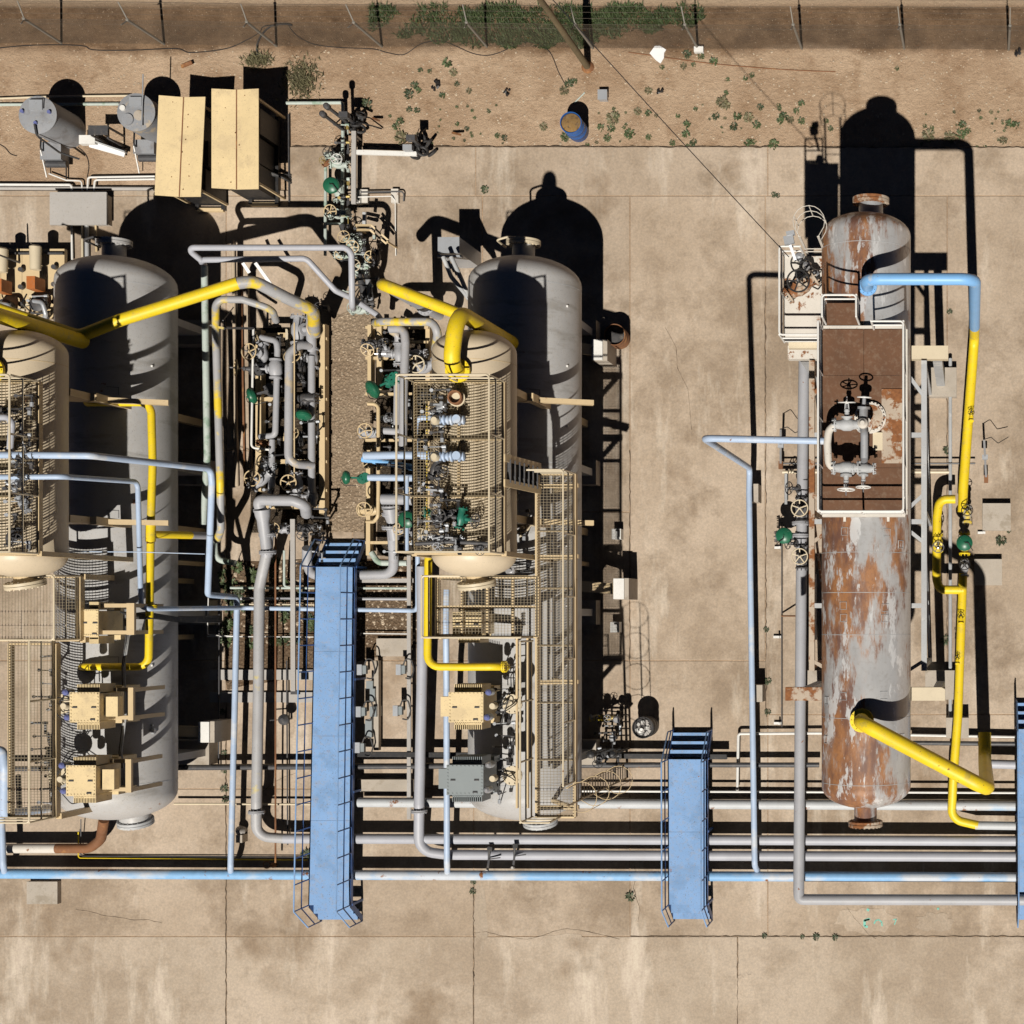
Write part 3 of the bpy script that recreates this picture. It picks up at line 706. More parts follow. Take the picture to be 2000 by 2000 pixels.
# side trusses between saddle frames
for side, px, mt, lb in ((-1, 1586, 'rusty_steel', 'rusty steel side truss left of the clad vessel'), (1, 1805, 'gray_steel', 'pale steel side truss right of the clad vessel')):
    za = 5.6
    p0, p1 = P(px, 1310, za), P(px, 705, za); p0.x = p1.x = (p0.x + p1.x) / 2
    tr_ = thing('side_truss', lb, 'truss', V((p0.x, (p0.y + p1.y) / 2, 0)))
    MB().bar(p0, p1, .14, .18).build('chord', mt, tr_)
    for py in (1019, 1183, 850):
        y = P(0, py, za).y
        MB().bar((p0.x, y, za), (E + side * ER * .8, y, za), .12, .14).build('strut', 'gray_steel', tr_)
    for pa, pb_ in ((965, 1005), (1060, 1025), (1290, 1318), (775, 715)):
        MB().bar(P(px, pa, za) * 1.0, V((E + side * ER * .75, P(0, pb_, za).y, za)), .09, .09).build('brace', mt, tr_)
    for py in (1300, 1000, 712):
        y = P(0, py, za).y; MB().bar((p0.x, y, SZ), (p0.x, y, za - .09), .12, .12).build('post', mt, tr_)
    for ya, yb in ((1300, 1000), (1000, 712)):
        MB().bar((p0.x, P(0, ya, za).y, .3), (p0.x, P(0, yb, za).y, za - .3), .06, .06).build('brace', mt, tr_)
# platform on top
DZ = EZ + ER + .22
d0, d1 = P(1606, 1004, DZ), P(1768, 643, DZ)
pf = thing('rusty_platform', 'rust brown plate platform with pale railings on top of clad vessel', 'platform', V((E, (d0.y + d1.y) / 2, DZ)))
xs = [d0.x, (d0.x + d1.x) / 2, d1.x]; ys = [d0.y + (d1.y - d0.y) * k / 4 for k in range(5)]
for i in range(2):
    for k in range(4):
        MB().span((xs[i] + .004, ys[k] + .004, DZ - .02 - .004 * ((i + k) % 2)), (xs[i + 1] - .004, ys[k + 1] - .004, DZ)).build('deck_plate', 'brown_rust', pf, smooth=False)
for x in (d0.x - .03, d1.x + .03): MB().bar((x, d0.y, DZ - .1), (x, d1.y, DZ - .1), .05, .22).build('edge_channel', 'white_rusty', pf)
for y in (d0.y - .03, d1.y + .05): MB().bar((d0.x, y, DZ - .1), (d1.x, y, DZ - .1), .07, .22).build('edge_channel', 'white_rusty', pf)
MB().span(V((P(1722, 0, DZ).x, P(0, 905, DZ).y, DZ + .01)), V((P(1764, 0, DZ).x, P(0, 760, DZ).y, DZ + .03))).build('hatch_plate', 'rusty_steel', pf)
MB().span(V((P(1705, 0, DZ).x, P(0, 880, DZ).y, DZ + .03)), V((P(1724, 0, DZ).x, P(0, 845, DZ).y, DZ + .05))).build('hatch_plate', 'cream', pf)
railing([(d0.x, d1.y, DZ), (d0.x, d0.y, DZ), (d1.x, d0.y, DZ), (d1.x, d1.y, DZ), (d1.x - .75, d1.y, DZ)], 1.05, 'white', pf, toe=False, step=1.2)
# small upper step platform to the north
u0, u1 = P(1613, 632, DZ + .02), P(1678, 592, DZ + .02)
sp = thing('step_platform', 'small rust brown landing with white railing north of the rusty platform', 'platform', V(((u0.x + u1.x) / 2, (u0.y + u1.y) / 2, DZ)))
MB().span((u0.x, d1.y + .1, DZ - .05), (u1.x, u1.y, DZ + .02)).build('deck_plate', 'brown_rust', sp)
railing([(u0.x, d1.y + .12, DZ), (u0.x, u1.y, DZ), (u1.x, u1.y, DZ), (u1.x, d1.y + .12, DZ)], 1.0, 'white', sp, toe=False)
MB().box(((u0.x + u1.x) / 2, d1.y + .2, DZ - .3), (u1.x - u0.x, .08, .5)).build('riser', 'cream', sp)
# white side platform with ladder cage
WZ = 6.3
w0, w1 = P(1532, 668, WZ), P(1606, 500, WZ)
wp = thing('side_platform', 'dusty white side platform with railing left of the clad vessel', 'platform', V(((w0.x + w1.x) / 2, (w0.y + w1.y) / 2, WZ)))
for k in range(3):
    a = w0.y + (w1.y - w0.y) * k / 3; b = w0.y + (w1.y - w0.y) * (k + 1) / 3
    MB().span((w0.x, a + .004, WZ - .03), (w1.x, b - .004, WZ)).build('deck_plate', 'white_rusty', wp)
railing([(w1.x, w0.y, WZ), (w0.x, w0.y, WZ), (w0.x, w1.y, WZ), (w0.x + .5, w1.y, WZ)], 1.05, 'white', wp, toe=True)
for x in (w0.x + .2, w1.x - .1): MB().bar((x, w0.y, WZ - .15), (x, w1.y, WZ - .15), .1, .2).build('bearer', 'white_rusty', wp)
MB().bar((w0.x + .1, w0.y - .05, WZ - .15), (w1.x + .6, w0.y - .05, WZ - .15), .2, .25).build('bearer', 'cream', wp)
for x, y in ((w0.x + .1, w0.y + .1), (w0.x + .1, w1.y - .1)): MB().bar((x, y, SZ), (x, y, WZ - .2), .12, .12).build('leg', 'gray_steel', wp)
def ladder(name, label, base, top_z, face, mat, cage=True, wdt=.45, hoops=6, cz0=2.2):
    """base on ground, face = outward unit vector"""
    base = V(base); face = V(face).normalized(); side = Z.cross(face)
    t = thing(name, label, 'ladder', base)
    for s in (-1, 1): MB().bar(base + side * s * wdt / 2, base + side * s * wdt / 2 + Z * (top_z + 1.0 - base.z), .06, .02).build('stringer', mat, t)
    n = int((top_z - base.z) / .3)
    for k in range(1, n + 1): MB().cyl(base - side * wdt / 2 + Z * k * .3, base + side * wdt / 2 + Z * k * .3, .013, seg=6).build('rung', mat, t)
    if cage:
        zs = [cz0 + (top_z + 1.0 - cz0) * k / (hoops - 1) for k in range(hoops)]
        R_ = .38
        def hp(a, z): return V((base.x, base.y, z)) + face * (.36 + R_ * math.cos(a)) + side * R_ * math.sin(a)
        for z in zs:
            MB().tube([V((base.x, base.y, z)) + side * wdt / 2] + [hp(math.radians(110 - 22 * k), z) for k in range(11)] + [V((base.x, base.y, z)) - side * wdt / 2], .009, 0, 6).build('cage_hoop', mat, t)
        for k in range(3):
            a = math.radians(70 - 70 * k); MB().bar(hp(a, zs[0]), hp(a, zs[-1]), .022, .006).build('cage_bar', mat, t)
    return t
lp = P(1595, 497, WZ); ladder('caged_ladder', 'white caged ladder rising beside the white side platform', V((lp.x, lp.y, WZ + .02)), WZ + .9, Y, 'white_rusty', hoops=3, cz0=WZ + .9)
# flood lamp fixed to the railing
lf = P(1543, 478, WZ + 1.2); t = thing('flood_lamp', 'gray flood lamp on the corner railing of white platform', 'lamp', lf)
MB().bar(lf, lf + V((.12, -.35, -.1)), .07, .07).build('arm', 'galv', t); MB().box(lf + V((-.02, .1, .05)), (.24, .2, .14), rz=.2).build('lamp_head', 'galv', t); MB().box(lf + V((.02, .26, .06)), (.2, .1, .16), rz=.2).build('visor', 'galv', t)
# wheel and hose tangle on white platform
wv = P(1572, 552, WZ); 
valve(P(1565, 560, WZ + .3), 'black handwheel valve lying on the white side platform', 'black', 'rusty_steel', (0, 0, .6), 1.35)
for k, (x, y, m_) in enumerate([(1560, 505, 'galv'), (1575, 522, 'silver'), (1590, 538, 'galv')]):
    p = P(x, y, WZ + .25); t = thing('instrument', ['gray gauge head nearest the flood lamp on white platform', 'silver gauge head in the middle of the white platform piping', 'gray gauge head against the clad vessel by white platform'][k], 'instrument', p)
    MB().lathe([(0, .1), (.12, .11), (.16, .06)], p, V((.3, .4, .8)), 14).build('dial_case', m_, t); MB().tube([p, p - Z * .2, p + V((.25, -.1, -.22))], .03, .06, 8).build('stem', 'dark_steel', t)
for k in range(5):
    x, y = 1552 + 9 * k, 512 + 12 * k
    pts = [P(x, y, WZ + .1), P(x + 10, y + 5, WZ + .4), P(x + 22, y - 12, WZ + .5), P(x + 30, y + 14, WZ + .2)]
    MB().tube(pts, .02, .06, 6).build('hose', 'black', label=['black hose loop nearest the white platform corner post', 'second black hose loop on the white platform', 'third black hose loop on the white platform', 'fourth black hose loop on the white platform', 'black hose loop nearest the rusty landing'][k], cat='hose')

# twin valve set on the rusty platform
pz = DZ + .75
def AP(x, y, z=pz): return A8(x, y, z)
v1 = AP(905, 1425); v2 = AP(1000, 1425); v3 = AP(900, 1675); v4 = AP(1000, 1680)
pipe('return_bend', 'pale C shaped pipe bend joining valves on the rusty platform', [v1, AP(800, 1430), AP(790, 1535), AP(800, 1680), v3], 15, 'white_rusty', fil=.3)
pipe('bypass_pipe', 'dark blue gray pipe between right hand valves on rusty platform', [v2, AP(1005, 1480, pz + .15), AP(1005, 1620, pz - .1), v4], 15, 'tank_gray', fil=.1)
valve(v1, 'pale gate valve at upper left on the rusty platform', 'white', 'gray_steel', (R(-82), 0, 0), 1.0)
valve(v3, 'pale gate valve at lower left on the rusty platform', 'white', 'gray_steel', (R(84), 0, 0), 1.0)
valve(v4, 'pale gate valve at lower right on the rusty platform', 'white', 'gray_steel', (R(84), 0, 0), .85)
t = thing('relief_valve', 'dark upright relief valve at upper right on rusty platform', 'valve', v2)
MB().lathe([(-.5, .14), (-.1, .14), (-.1, .2), (-.04, .2), (-.04, .12), (.3, .12), (.34, .08), (.4, .05)], v2, Z, 18).build('body', 'white_rusty', t)
MB().lathe([(-.1, .10), (.3, .10), (.3, .15), (.36, .15), (.36, .05), (.6, .04)], v2 + V((0, .05, .1)), V((.05, 1, .12)), 16).build('bonnet', 'tank_gray', t); MB().torus(v2 + V((.03, .62, .18)), V((.05, 1, .12)), .16, .018, 18, 6).build('handwheel', 'white', t)
pm = AP(1040, 1385, DZ + .04); t = thing('manway', 'bolted round manway flange on the rusty platform right of valves', 'manway', pm)
MB().lathe([(0, .30), (.08, .30), (.08, .24), (.1, .2)], pm, Z, 30).build('neck', 'rusty_steel', t)
m = MB()
for k in range(24): m.cyl(pm + V((.33 * math.cos(k * .2618), .33 * math.sin(k * .2618), -.02)), pm + V((.33 * math.cos(k * .2618), .33 * math.sin(k * .2618), .12)), .022, seg=6)
m.lathe([(0, .38), (.06, .38), (.06, .29)], pm, Z, 30); m.build('flange', 'white_rusty', t)
for k, q in enumerate((v1, v3, v4)):
    pass
# blue pipe from platform to the ground west of the vessel
zt = 8.75
pts = [AP(800, 1520, zt), P(1375, 856, zt)]
g0 = P(1375, 856, zt)
pipe('blue_pipe', 'pale blue pipe from platform valves dropping west then running south to rack', pts + [V((g0.x, g0.y, 1.1)), P(1463, 960, 1.1), P(1474, 1690, 1.1), V((P(1474, 1708, .95).x, P(1474, 1708, .95).y, .35))], 12.5, 'blue_pipe', fil=.22, r=.085)
# blue to yellow overhead line on the east
zt = 8.8
a = P(1690, 545, zt); c = P(1904, 545, zt)
rr = .145
pipe('east_line', 'overhead pipe painted sky blue then yellow right of the clad vessel', None, 0, None, r=rr, sections=[
    ([V((a.x, a.y - .02, EZ + ER - .1)), a, c, V((c.x, c.y, 2.6))], 'sky_blue'),
    ([V((c.x, c.y, 2.6)), V((c.x, c.y, 1.0)), P(1881, 960, 1.0), P(1880, 1000, 1.0)], 'yellow', .97)], fil=.36,
    caps=[(V((a.x, a.y, EZ + ER + .05)), Z, 'sky_blue')])
MB().tube([P(1866, 975, 1.02), P(1835, 975, 1.02), P(1830, 1010, 1.02), P(1829, 1130, 1.02), P(1835, 1152, 1.02), P(1868, 1152, 1.02), P(1882, 1152, 1.02)], .125, .38).build('bypass_loop', 'yellow', label='yellow C shaped bypass loop beside the green valve', cat='pipe')
MB().tube([P(1881, 1120, 1.0), P(1871, 1400, 1.0), P(1862, 1520, 1.0), P(1858, 1600, .6), P(1910, 1612, .6)], .125, .38).build('yellow_line', 'yellow', label='yellow pipe running south from bypass to the east rack', cat='pipe')
MB().tube([P(1905, 1612, .6), P(2120, 1615, .6)], .122).build('white_header', 'white_worn', label='rust flecked white pipe continuing east from yellow line elbow', cat='pipe')
control_valve(P(1884, 1062, 1.05), 'green disc control valve in the yellow line on the right', (0, 0, R(90)), .98, 'yellow')
valve(P(1889, 1005, 1.0), 'black topped valve in yellow line above the right green disc', 'black', 'yellow_worn', (0, R(14), R(90)), .8)
valve(P(1833, 1060, 1.02), 'black wheeled valve on the yellow bypass loop', 'black', 'yellow', (0, R(-20), R(90)), .8)
valve(P(1884, 1110, 1.0), 'black topped valve in yellow line below the right green disc', 'black', 'yellow_worn', (0, R(14), R(90)), .75)
valve(P(1877, 1210, 1.1), 'small black instrument valve on the yellow line mid run', 'black', 'yellow', (0, R(30), R(90)), .45)
valve(P(1870, 1290, 1.1), 'small black instrument valve lower on the yellow line', 'black', 'yellow', (0, R(30), R(90)), .38)
valve(P(1897, 815, 1.15), 'small black instrument valve near the top of yellow run', 'black', 'yellow', (0, R(30), R(90)), .45)
# thick yellow line leaving the clad vessel at lower right
zt = 8.55
a = P(1680, 1412, zt); b = P(1928, 1541, zt)
pipe('outlet_line', 'thick yellow pipe leaving top of clad vessel diagonally then dropping', None, 0, None, r=.185, sections=[
    ([V((a.x, a.y + .02, EZ + ER - .1)), V((a.x, a.y + .02, zt)), b, V((b.x, b.y, .85)), V((b.x, b.y + .75, .7))], 'yellow')],
    caps=[(V((a.x, a.y + .02, EZ + ER + .08)), Z, 'yellow')], fil=.42)
b2 = V((b.x, b.y - .15, .62))
MB().tube([b2, b2 + V((3.5, -.1, 0))], .13).build('white_branch', 'pale_pipe', label='short white pipe east from the foot of thick yellow drop', cat='pipe')
# thick gray line west of the vessel
gz = 1.0
pipe('gray_main', 'thick gray pipe running south along the clad vessel then east', [P(1571, 660, gz), P(1566, 1000, gz), P(1560, 1740, gz), P(1561, 1757, gz), P(2150, 1758, gz)], 21.5, 'gray_pipe', fil=.42)
control_valve(P(1536, 1048, .75), 'green disc control valve left of the thick gray pipe', (0, 0, 0), 1.0, 'dark_steel')
valve(P(1566, 995, 1.05), 'pale yellow handwheel valve above the left green disc on gray pipe', 'cream', 'dark_steel', (0, 0, R(90)), 1.15)
valve(P(1566, 1088, 1.05), 'pale yellow handwheel valve below the left green disc on gray pipe', 'cream', 'dark_steel', (0, 0, R(90)), 1.1)
valve(P(1568, 955, 1.0), 'black handwheel valve on gray pipe above the yellow wheels', 'black', 'dark_steel', (R(-50), 0, R(90)), .9)
valve(P(1563, 1062, 1.0), 'black handwheel valve between the two pale yellow wheels', 'black', 'dark_steel', (R(-50), 0, R(90)), .8)
for y in (1022, 1046): 
    m = MB(); flange_mesh(m, P(1563, y, gz), Y, .155); m.build('pipe_flange', 'gray_pipe', label='gray bolted flange pair on thick pipe, %s of two' % ('upper' if y == 1022 else 'lower'), cat='flange')
MB().span(V((P(1583, 0, .6).x, P(0, 1250, .6).y, SZ)), V((P(1592, 0, .6).x, P(0, 1120, .6).y, .6))).build('pipe_prop', 'gray_steel', label='pale steel prop beside the thick gray pipe', cat='support')
# concrete pads and pipe props
for (x0, y0, x1, y1, h, lb, cat) in [(1919, 983, 1974, 1036, .3, 'upper square concrete block right of the yellow line', 'block'), (1903, 1092, 1957, 1143, .3, 'lower square concrete block right of the yellow line', 'block'),
        (1464, 945, 1481, 980, .75, 'upper concrete pipe prop under the pale blue pipe', 'support'), (1472, 1338, 1489, 1371, .75, 'lower concrete pipe prop under the pale blue pipe', 'support'),
        (1848, 1402, 1892, 1442, .6, 'concrete pipe prop under the yellow line', 'support'), (1785, 685, 1795, 695, .3, 'tiny cement stub by the pale truss', 'block'),
        (52, 1722, 112, 1766, .25, 'low concrete block south of the pipe rack at left', 'block'), (735, 1247, 798, 1282, .18, 'flat concrete pad under the right instrument posts', 'block')]:
    a, b = P(x0, y1, h), P(x1, y0, h)
    MB().span((a.x, a.y, 0), (b.x, b.y, h)).build('concrete_block', 'cement', label=lb, cat=cat)
# long thin lines on the east side
def thin(name, label, pts, wpx, mat, cat='pipe', r=None): return pipe(name, label, pts, wpx, mat, fil=.08, seg=8, cat=cat, r=r)
thin('thin_line', 'thin dark conduit running along the slab left of gray pipe', [P(1527, 1020, .15), P(1527, 1420, .15)], 2.4, 'dark_steel')
thin('thin_line', 'white pipe with right angle corner beside the small footbridge', [P(1440, 1545, .3), P(1442, 1433, .3), P(1600, 1432, .3), P(2000, 1440, .3)], 5.5, 'white')
thin('thin_line', 'pale long channel pipe running south right of the pale truss', [P(1856, 700, .3), P(1856, 1402, .3)], 7, 'gray_steel')
thin('thin_line', 'upper dark cross pipe passing under the clad vessel', [P(1528, 905, .35), P(1905, 905, .35)], 3.5, 'dark_steel')
thin('thin_line', 'pale cross pipe passing under the clad vessel', [P(1528, 922, .3), P(1858, 922, .3)], 6, 'cream')
thin('thin_line', 'short pale upright post line left of gray pipe', [P(1535, 925, .3), P(1535, 985, .3)], 6, 'gray_steel')
thin('thin_line', 'rusty side tap line reaching the thick gray pipe', [P(1527, 1203, .2), P(1553, 1203, .6)], 3, 'rust')
for k, (x, y, lb) in enumerate([(1521, 1070, 'white bracket near the left green disc'), (1519, 1244, 'white bracket halfway along the dark conduit'), (1520, 1412, 'white bracket at the south end of dark conduit'), (1917, 1041, 'white bracket beside the upper square concrete block')]):
    m = MB(); p = P(x, y); m.box(p + Z * .12, (.22, .07, .05)); m.box(p + Z * .2 + X * .06, (.05, .07, .18)); m.build('bracket', 'white', label=lb, cat='bracket')
for k, (p0, p1, lb) in enumerate([(A8(520, 1450, .9), A8(520, 1660, .5), 'dark upright instrument stand left of the thick gray pipe'), (A8(1700, 1510, .9), A8(1712, 1740, .5), 'dark upright instrument stand right of the yellow line')]):
    t = thing('instrument_stand', lb, 'instrument', p1 - Z * .4)
    MB().bar(p0, p1, .06, .1).build('post', 'dark_steel', t); MB().box(p0.lerp(p1, .45), (.16, .14, .12)).build('gauge_box', 'galv', t); MB().tube([p0, p0 + V((.2, .05, .1)), p0 + V((.4, -.1, -.1)), p0 + V((.7, .1, -.3))], .012, .05, 6).build('tube', 'black', t); MB().box(p1, (.12, .22, .14)).build('bracket', 'rust', t)
# turquoise spray marks
m = MB()
def mark(pts, wd=.05): m.tube([V((p.x, p.y, SZ + .0045)) for p in pts], .002, 0, 4); [m.box(V(((a.x + b.x) / 2, (a.y + b.y) / 2, SZ + .006)), ((b - a).length * 1.05, wd, .003), rz=math.atan2(b.y - a.y, b.x - a.x)) for a, b in zip(pts, pts[1:])]
m = MB(); mark([B8(960, 1430), B8(930, 1440), B8(930, 1475), B8(950, 1480)], .07); mark([B8(925, 1440), B8(965, 1432)], .05); m.build('spray_mark', 'turquoise', label='turquoise hooked spray paint mark on concrete', cat='mark', smooth=False)
m = MB(); mark([B8(990, 1460), B8(1000, 1440), B8(1020, 1435), B8(1038, 1450), B8(1040, 1475)], .04); m.build('spray_mark', 'turquoise', label='turquoise arch shaped spray paint mark on concrete', cat='mark', smooth=False)
m = MB(); mark([B8(1110, 1435), B8(1130, 1430), B8(1118, 1465)], .03); m.build('spray_mark', 'turquoise', label='faint turquoise spray mark right of the arch mark', cat='mark', smooth=False)
m = MB(); mark([B8(945, 1368), B8(958, 1378)], .07); m.build('spray_mark', 'turquoise', label='small turquoise paint dot near the gray pipe', cat='mark', smooth=False)
m = MB(); mark([B8(1388, 1362), B8(1396, 1370)], .06); m.build('spray_mark', 'turquoise', label='tiny turquoise paint dot at far right by gray pipe', cat='mark', smooth=False)

# ================================================================ PIPE RACK along the south
RZ = .5
def rack(lb, y0, y1, x0, x1, wpx, mat, z=RZ, name='rack_pipe', extra=None):
    pts = [P(x0, y0, z), P(x1, y1, z)]
    return pipe(name, lb, (extra or []) + pts, wpx, mat, fil=.4)
rack('chalky white and blue rack pipe, northernmost thick one', 1567, 1575, 700, 2130, 19, 'white_worn')
rack('chalky sky blue and white pipe, outermost of the left rack', 1706, 1714, -120, 2130, 19.5, 'blue_worn')
rack('thin white rack line just north of chalky pipe', 1545, 1549, 1115, 2130, 4.5, 'white', .45)
rack('thin cream rack line crossing behind the tall footbridge', 1570, 1571, 340, 690, 4, 'cream', .3)
rack('thin cream line along the ground under chalky pipe', 1563, 1563, 1120, 2130, 3, 'cream', .12)
rack('black rusty pipe crossing below the gray vessels', 1502, 1494, -100, 1290, 10.5, 'dark_steel', .45)
rack('black pipe stretch east of the small footbridge', 1494, 1494, 1385, 1600, 10, 'dark_steel', .45)
rack('black pipe stretch east of the clad vessel', 1451, 1454, 1780, 2100, 9, 'dark_steel', .45)
rack('thin cream line hugging the black crossing pipe', 1494, 1490, 350, 1280, 3, 'cream', .35)
# black support beam
ibm = MB(); ibeam(ibm, P(700, 1473, .5), P(1420, 1478, .5), .14, .16); ibm.build('black_beam', 'black', label='black steel beam across the yard under the walkway', cat='beam')
# gray pipe with yellow patches joining the rack (west header)
pipe('west_header', 'gray pipe with faded yellow patches curving east into the rack', None, 0, None, r=.145, fil=.45, sections=[
   ([B2(660, 700, 1.35), B2(625, 860, 1.1), B2(605, 960, 1.05), B6(405, 200, 1.0), B6(390, 1040, .9), B6(388, 1290, RZ + .05), B6(600, 1305, RZ)], 'gray_yellow'), ([B6(600, 1305, RZ), P(2130, 1643, RZ)], 'pale_pipe')],
   caps=[(B6(390, 1105, .85), Y, 'gray_pipe')])
pipe('middle_header', 'light gray pipe dropping south from tan vessel and curving east', None, 0, None, r=.145, fil=.45, sections=[
   ([B3(258, 900, 1.2), B3(262, 1240, 1.1), B6(1640, 0, 1.0), B6(1618, 1050, .85), B6(1615, 1400, RZ + .05), B6(1840, 1428, RZ)], 'pale_pipe'), ([B6(1840, 1428, RZ), P(2130, 1674, RZ)], 'pale_pipe')],
   caps=[(B6(1618, 1100, .82), Y, 'gray_pipe')])
for k, (x, y) in enumerate([(955, 1678), (1005, 1672)]):
    t = thing('drain_valve', ['left small black drain valve on the rack pipes', 'right small black drain valve on the rack pipes'][k], 'valve', P(x, y, RZ))
    MB().tube([P(x, y - 18, RZ + .2), P(x, y, RZ + .15), P(x - 3, y + 22, RZ - .1)], .035, .08, 8).build('body', 'dark_steel', t); MB().bar(P(x, y, RZ + .2), P(x + 22, y - 3, RZ + .25), .03, .03).build('lever', 'dark_steel', t); MB().box(P(x + 2, y - 20, RZ + .25), (.14, .12, .1)).build('head', 'black', t); MB().lathe([(0, .05), (.1, .04)], P(x - 3, y + 22, RZ - .05), Z, 8).build('plug', 'cement_gray', t)
# rack sleepers
for k, x in enumerate((640, 1340, 2025)):
    MB().span(V((P(x, 0, .3).x, P(0, 1718, .3).y, SZ)), V((P(x + 12, 0, .3).x, P(0, 1625, .3).y, .34))).build('rack_sleeper', 'cement', label='concrete sleeper carrying the pipes under the %s footbridge' % ['long', 'short', 'cut off'][k], cat='sleeper')
# ================================================================ TWO GRAY DESALTER VESSELS
GZ, GR = 3.0, 1.49
UOFF = -11.1     # metres between the two units
g2 = P(1026, 600, GZ).x
def gray_vessel(cx, label, lab_n):
    y1 = P(1008, 503, GZ).y; y0 = P(1000, 1600, GZ).y
    t = vessel('gray_vessel', label, cx, y0, y1, GZ, GR, 'vessel_gray', 64, .5)
    for py in (545, 900, 1240, 1535): seam(t, cx, P(0, py, GZ + GR).y, GZ, GR, 'gray_steel', .009)
    nozzle(t, (cx - .02, y1 - .05, GZ + .1), Y, .30, .42, 'vessel_gray', 'vessel_gray' if lab_n == 0 else 'cream', name='manway')
    # manway davit
    MB().tube([V((cx - .62, y1 + .35, GZ - .3)), V((cx - .62, y1 + .35, GZ + .55)), V((cx - .3, y1 + .42, GZ + .6)), V((cx - .1, y1 + .42, GZ + .5))], .03, .15, 8).build('davit', 'cream' if lab_n else 'dark_steel', t)
    nz = MB().lathe([(-.25, .40), (.18, .40)], (cx + .3, y0 + .1, GZ - .35), V((0, -1, -.25)), 24).build('drain_manway', 'vessel_gray', t)
    m = MB(); flange_mesh(m, V((cx + .3, y0 - .12, GZ - .4)), V((0, -1, -.25)), .30, bolts=20); m.build('flange', 'gray_steel', nz)
    for k in range(4):   # saddles on plinths
        y = y0 + 1.6 + (y1 - y0 - 3.2) * k / 3
        MB().span((cx - 1.25, y - .1, .6), (cx + 1.25, y + .1, GZ - .6)).build('saddle', 'vessel_gray', t)
        MB().span((cx - 1.35, y - .35, 0), (cx + 1.35, y + .35, .6)).build('plinth', 'cement', t)
    for k in range(9):   # small white insulation studs on the flank
        a = R(62); y = y0 + 1.0 + k * 1.6
        MB().box((cx + (GR + .01) * math.sin(a), y, GZ + (GR + .01) * math.cos(a)), (.05, .05, .05)).build('stud', 'white', t)
    return t
gv1 = gray_vessel(g2 + UOFF, 'long gray horizontal vessel at left with flanged manway', 0)
gv2 = gray_vessel(g2, 'long gray horizontal vessel in the middle behind tan vessel', 1)
# thin square marks on vessel shells
for gv, cx, lst in ((gv1, g2 + UOFF, [(318, 765), (310, 1005), (290, 1290), (290, 1398), (288, 1480), (287, 1540)]), (gv2, g2, [(1108, 770)])):
    for (x, y) in lst:
        a = R(30); c = V((cx + (GR + .003) * math.sin(a), P(x, y, 4.2).y, GZ + (GR + .003) * math.cos(a))); M3 = Matrix.Rotation(a, 3, 'Y'); m = MB()
        for ox, oy, sx, sy in ((-.14, .1, .28, .01), (.0, -.1, .01, .2)): m.box(c + M3 @ V((ox, oy + (.0 if sx > sy else .1), 0)), (sx, sy, .01), M=M3)
        m.build('cladding_mark', 'dark_steel', gv)
# name plates bracket on the left vessel
p = P(336, 1427, 3.6); MB().box((g2 + UOFF + 1.36, p.y, 3.7), (.08, .14, .12)).build('name_plate', 'galv', gv1)
# side cradle stubs
for k, (x, y, lb) in enumerate([(402, 1430, 'white topped concrete stub right of left gray vessel'), (1170, 683, 'white topped concrete stub right of middle gray vessel'), (1212, 1150, 'gray and white concrete stub by middle gray vessel')]):
    p = P(x, y, 1.3); t = thing('support_stub', lb, 'support', V((p.x, p.y, 0)))
    MB().span((p.x - .18, p.y - .3, 0), (p.x + .22, p.y + .3, 1.25)).build('pier', 'cement', t); MB().span((p.x - .2, p.y - .29, 1.25), (p.x + .1, p.y + .29, 1.32)).build('cap', 'white', t)
    MB().bar(V((p.x - .15, p.y, 1.2)), V((p.x - 1.5, p.y + .1, 1.7)), .3, .14).build('strut', 'tan', t)
# brown drain line under the left vessel
pipe('drain_line', 'corroded brown drain pipe below left gray vessel', None, 0, None, r=.14, fil=.4, sections=[([P(203, 1600, 1.2), P(197, 1640, .5), P(175, 1657, .45), P(110, 1657, .45)], 'rust'), ([P(110, 1657, .45), P(-30, 1657, .45)], 'white_rusty')])
thin('thin_line', 'thin yellow line along the ground at lower left', [P(153, 1625, .15), P(153, 1676, .15), P(600, 1680, .15)], 2.4, 'yellow')
thin('thin_line', 'thin black line just beside the lower left yellow line', [P(158, 1600, .3), P(158, 1672, .12), P(600, 1674, .12)], 2.0, 'dark_steel')

# ================================================================ TAN VESSELS with platforms
TZ, TR = 7.2, 1.0
t2x = P(927, 800, TZ).x
def tan_vessel(cx, label):
    y1 = P(0, 646, TZ).y; y0 = P(0, 1128, TZ).y
    t = vessel('tan_vessel', label, cx, y0, y1, TZ, TR, 'tan_shell', 52, .55)
    for py in (700, 1085): seam(t, cx, P(0, py, TZ + TR).y, TZ, TR, 'tan', .008)
    n = MB().lathe([(-.3, .26), (.22, .26)], (cx + .02, y0 + .08, TZ - .1), -Y, 22).build('end_nozzle', 'tan', t)
    m = MB(); flange_mesh(m, V((cx + .02, y0 - .16, TZ - .1)), V((.1, -1, -.2)), .30, bolts=18); m.build('flange', 'cream', n)
    for py in (760, 1010):
        y = P(0, py, TZ).y
        MB().span((cx - .9, y - .09, TZ - 1.5), (cx + .9, y + .09, TZ - .5)).build('saddle', 'tan', t)
        for sx in (-1, 1):
            MB().bar((cx + sx * .95, y, SZ), (cx + sx * .95, y, TZ - 1.4), .2, .2).build('leg', 'tan', t)
        MB().bar((cx - .8, y, TZ - 1.3), (cx + 2.3, y, GZ + GR + .16), .13, .2).build('cross_beam', 'tan', t)
    return t
paint('tan_shell', (.60, .50, .36), .05, rough=.45, dust=.15, rust=.05, rscale=1.5)
tv2 = tan_vessel(t2x, 'tan horizontal vessel under grating platform in the middle')
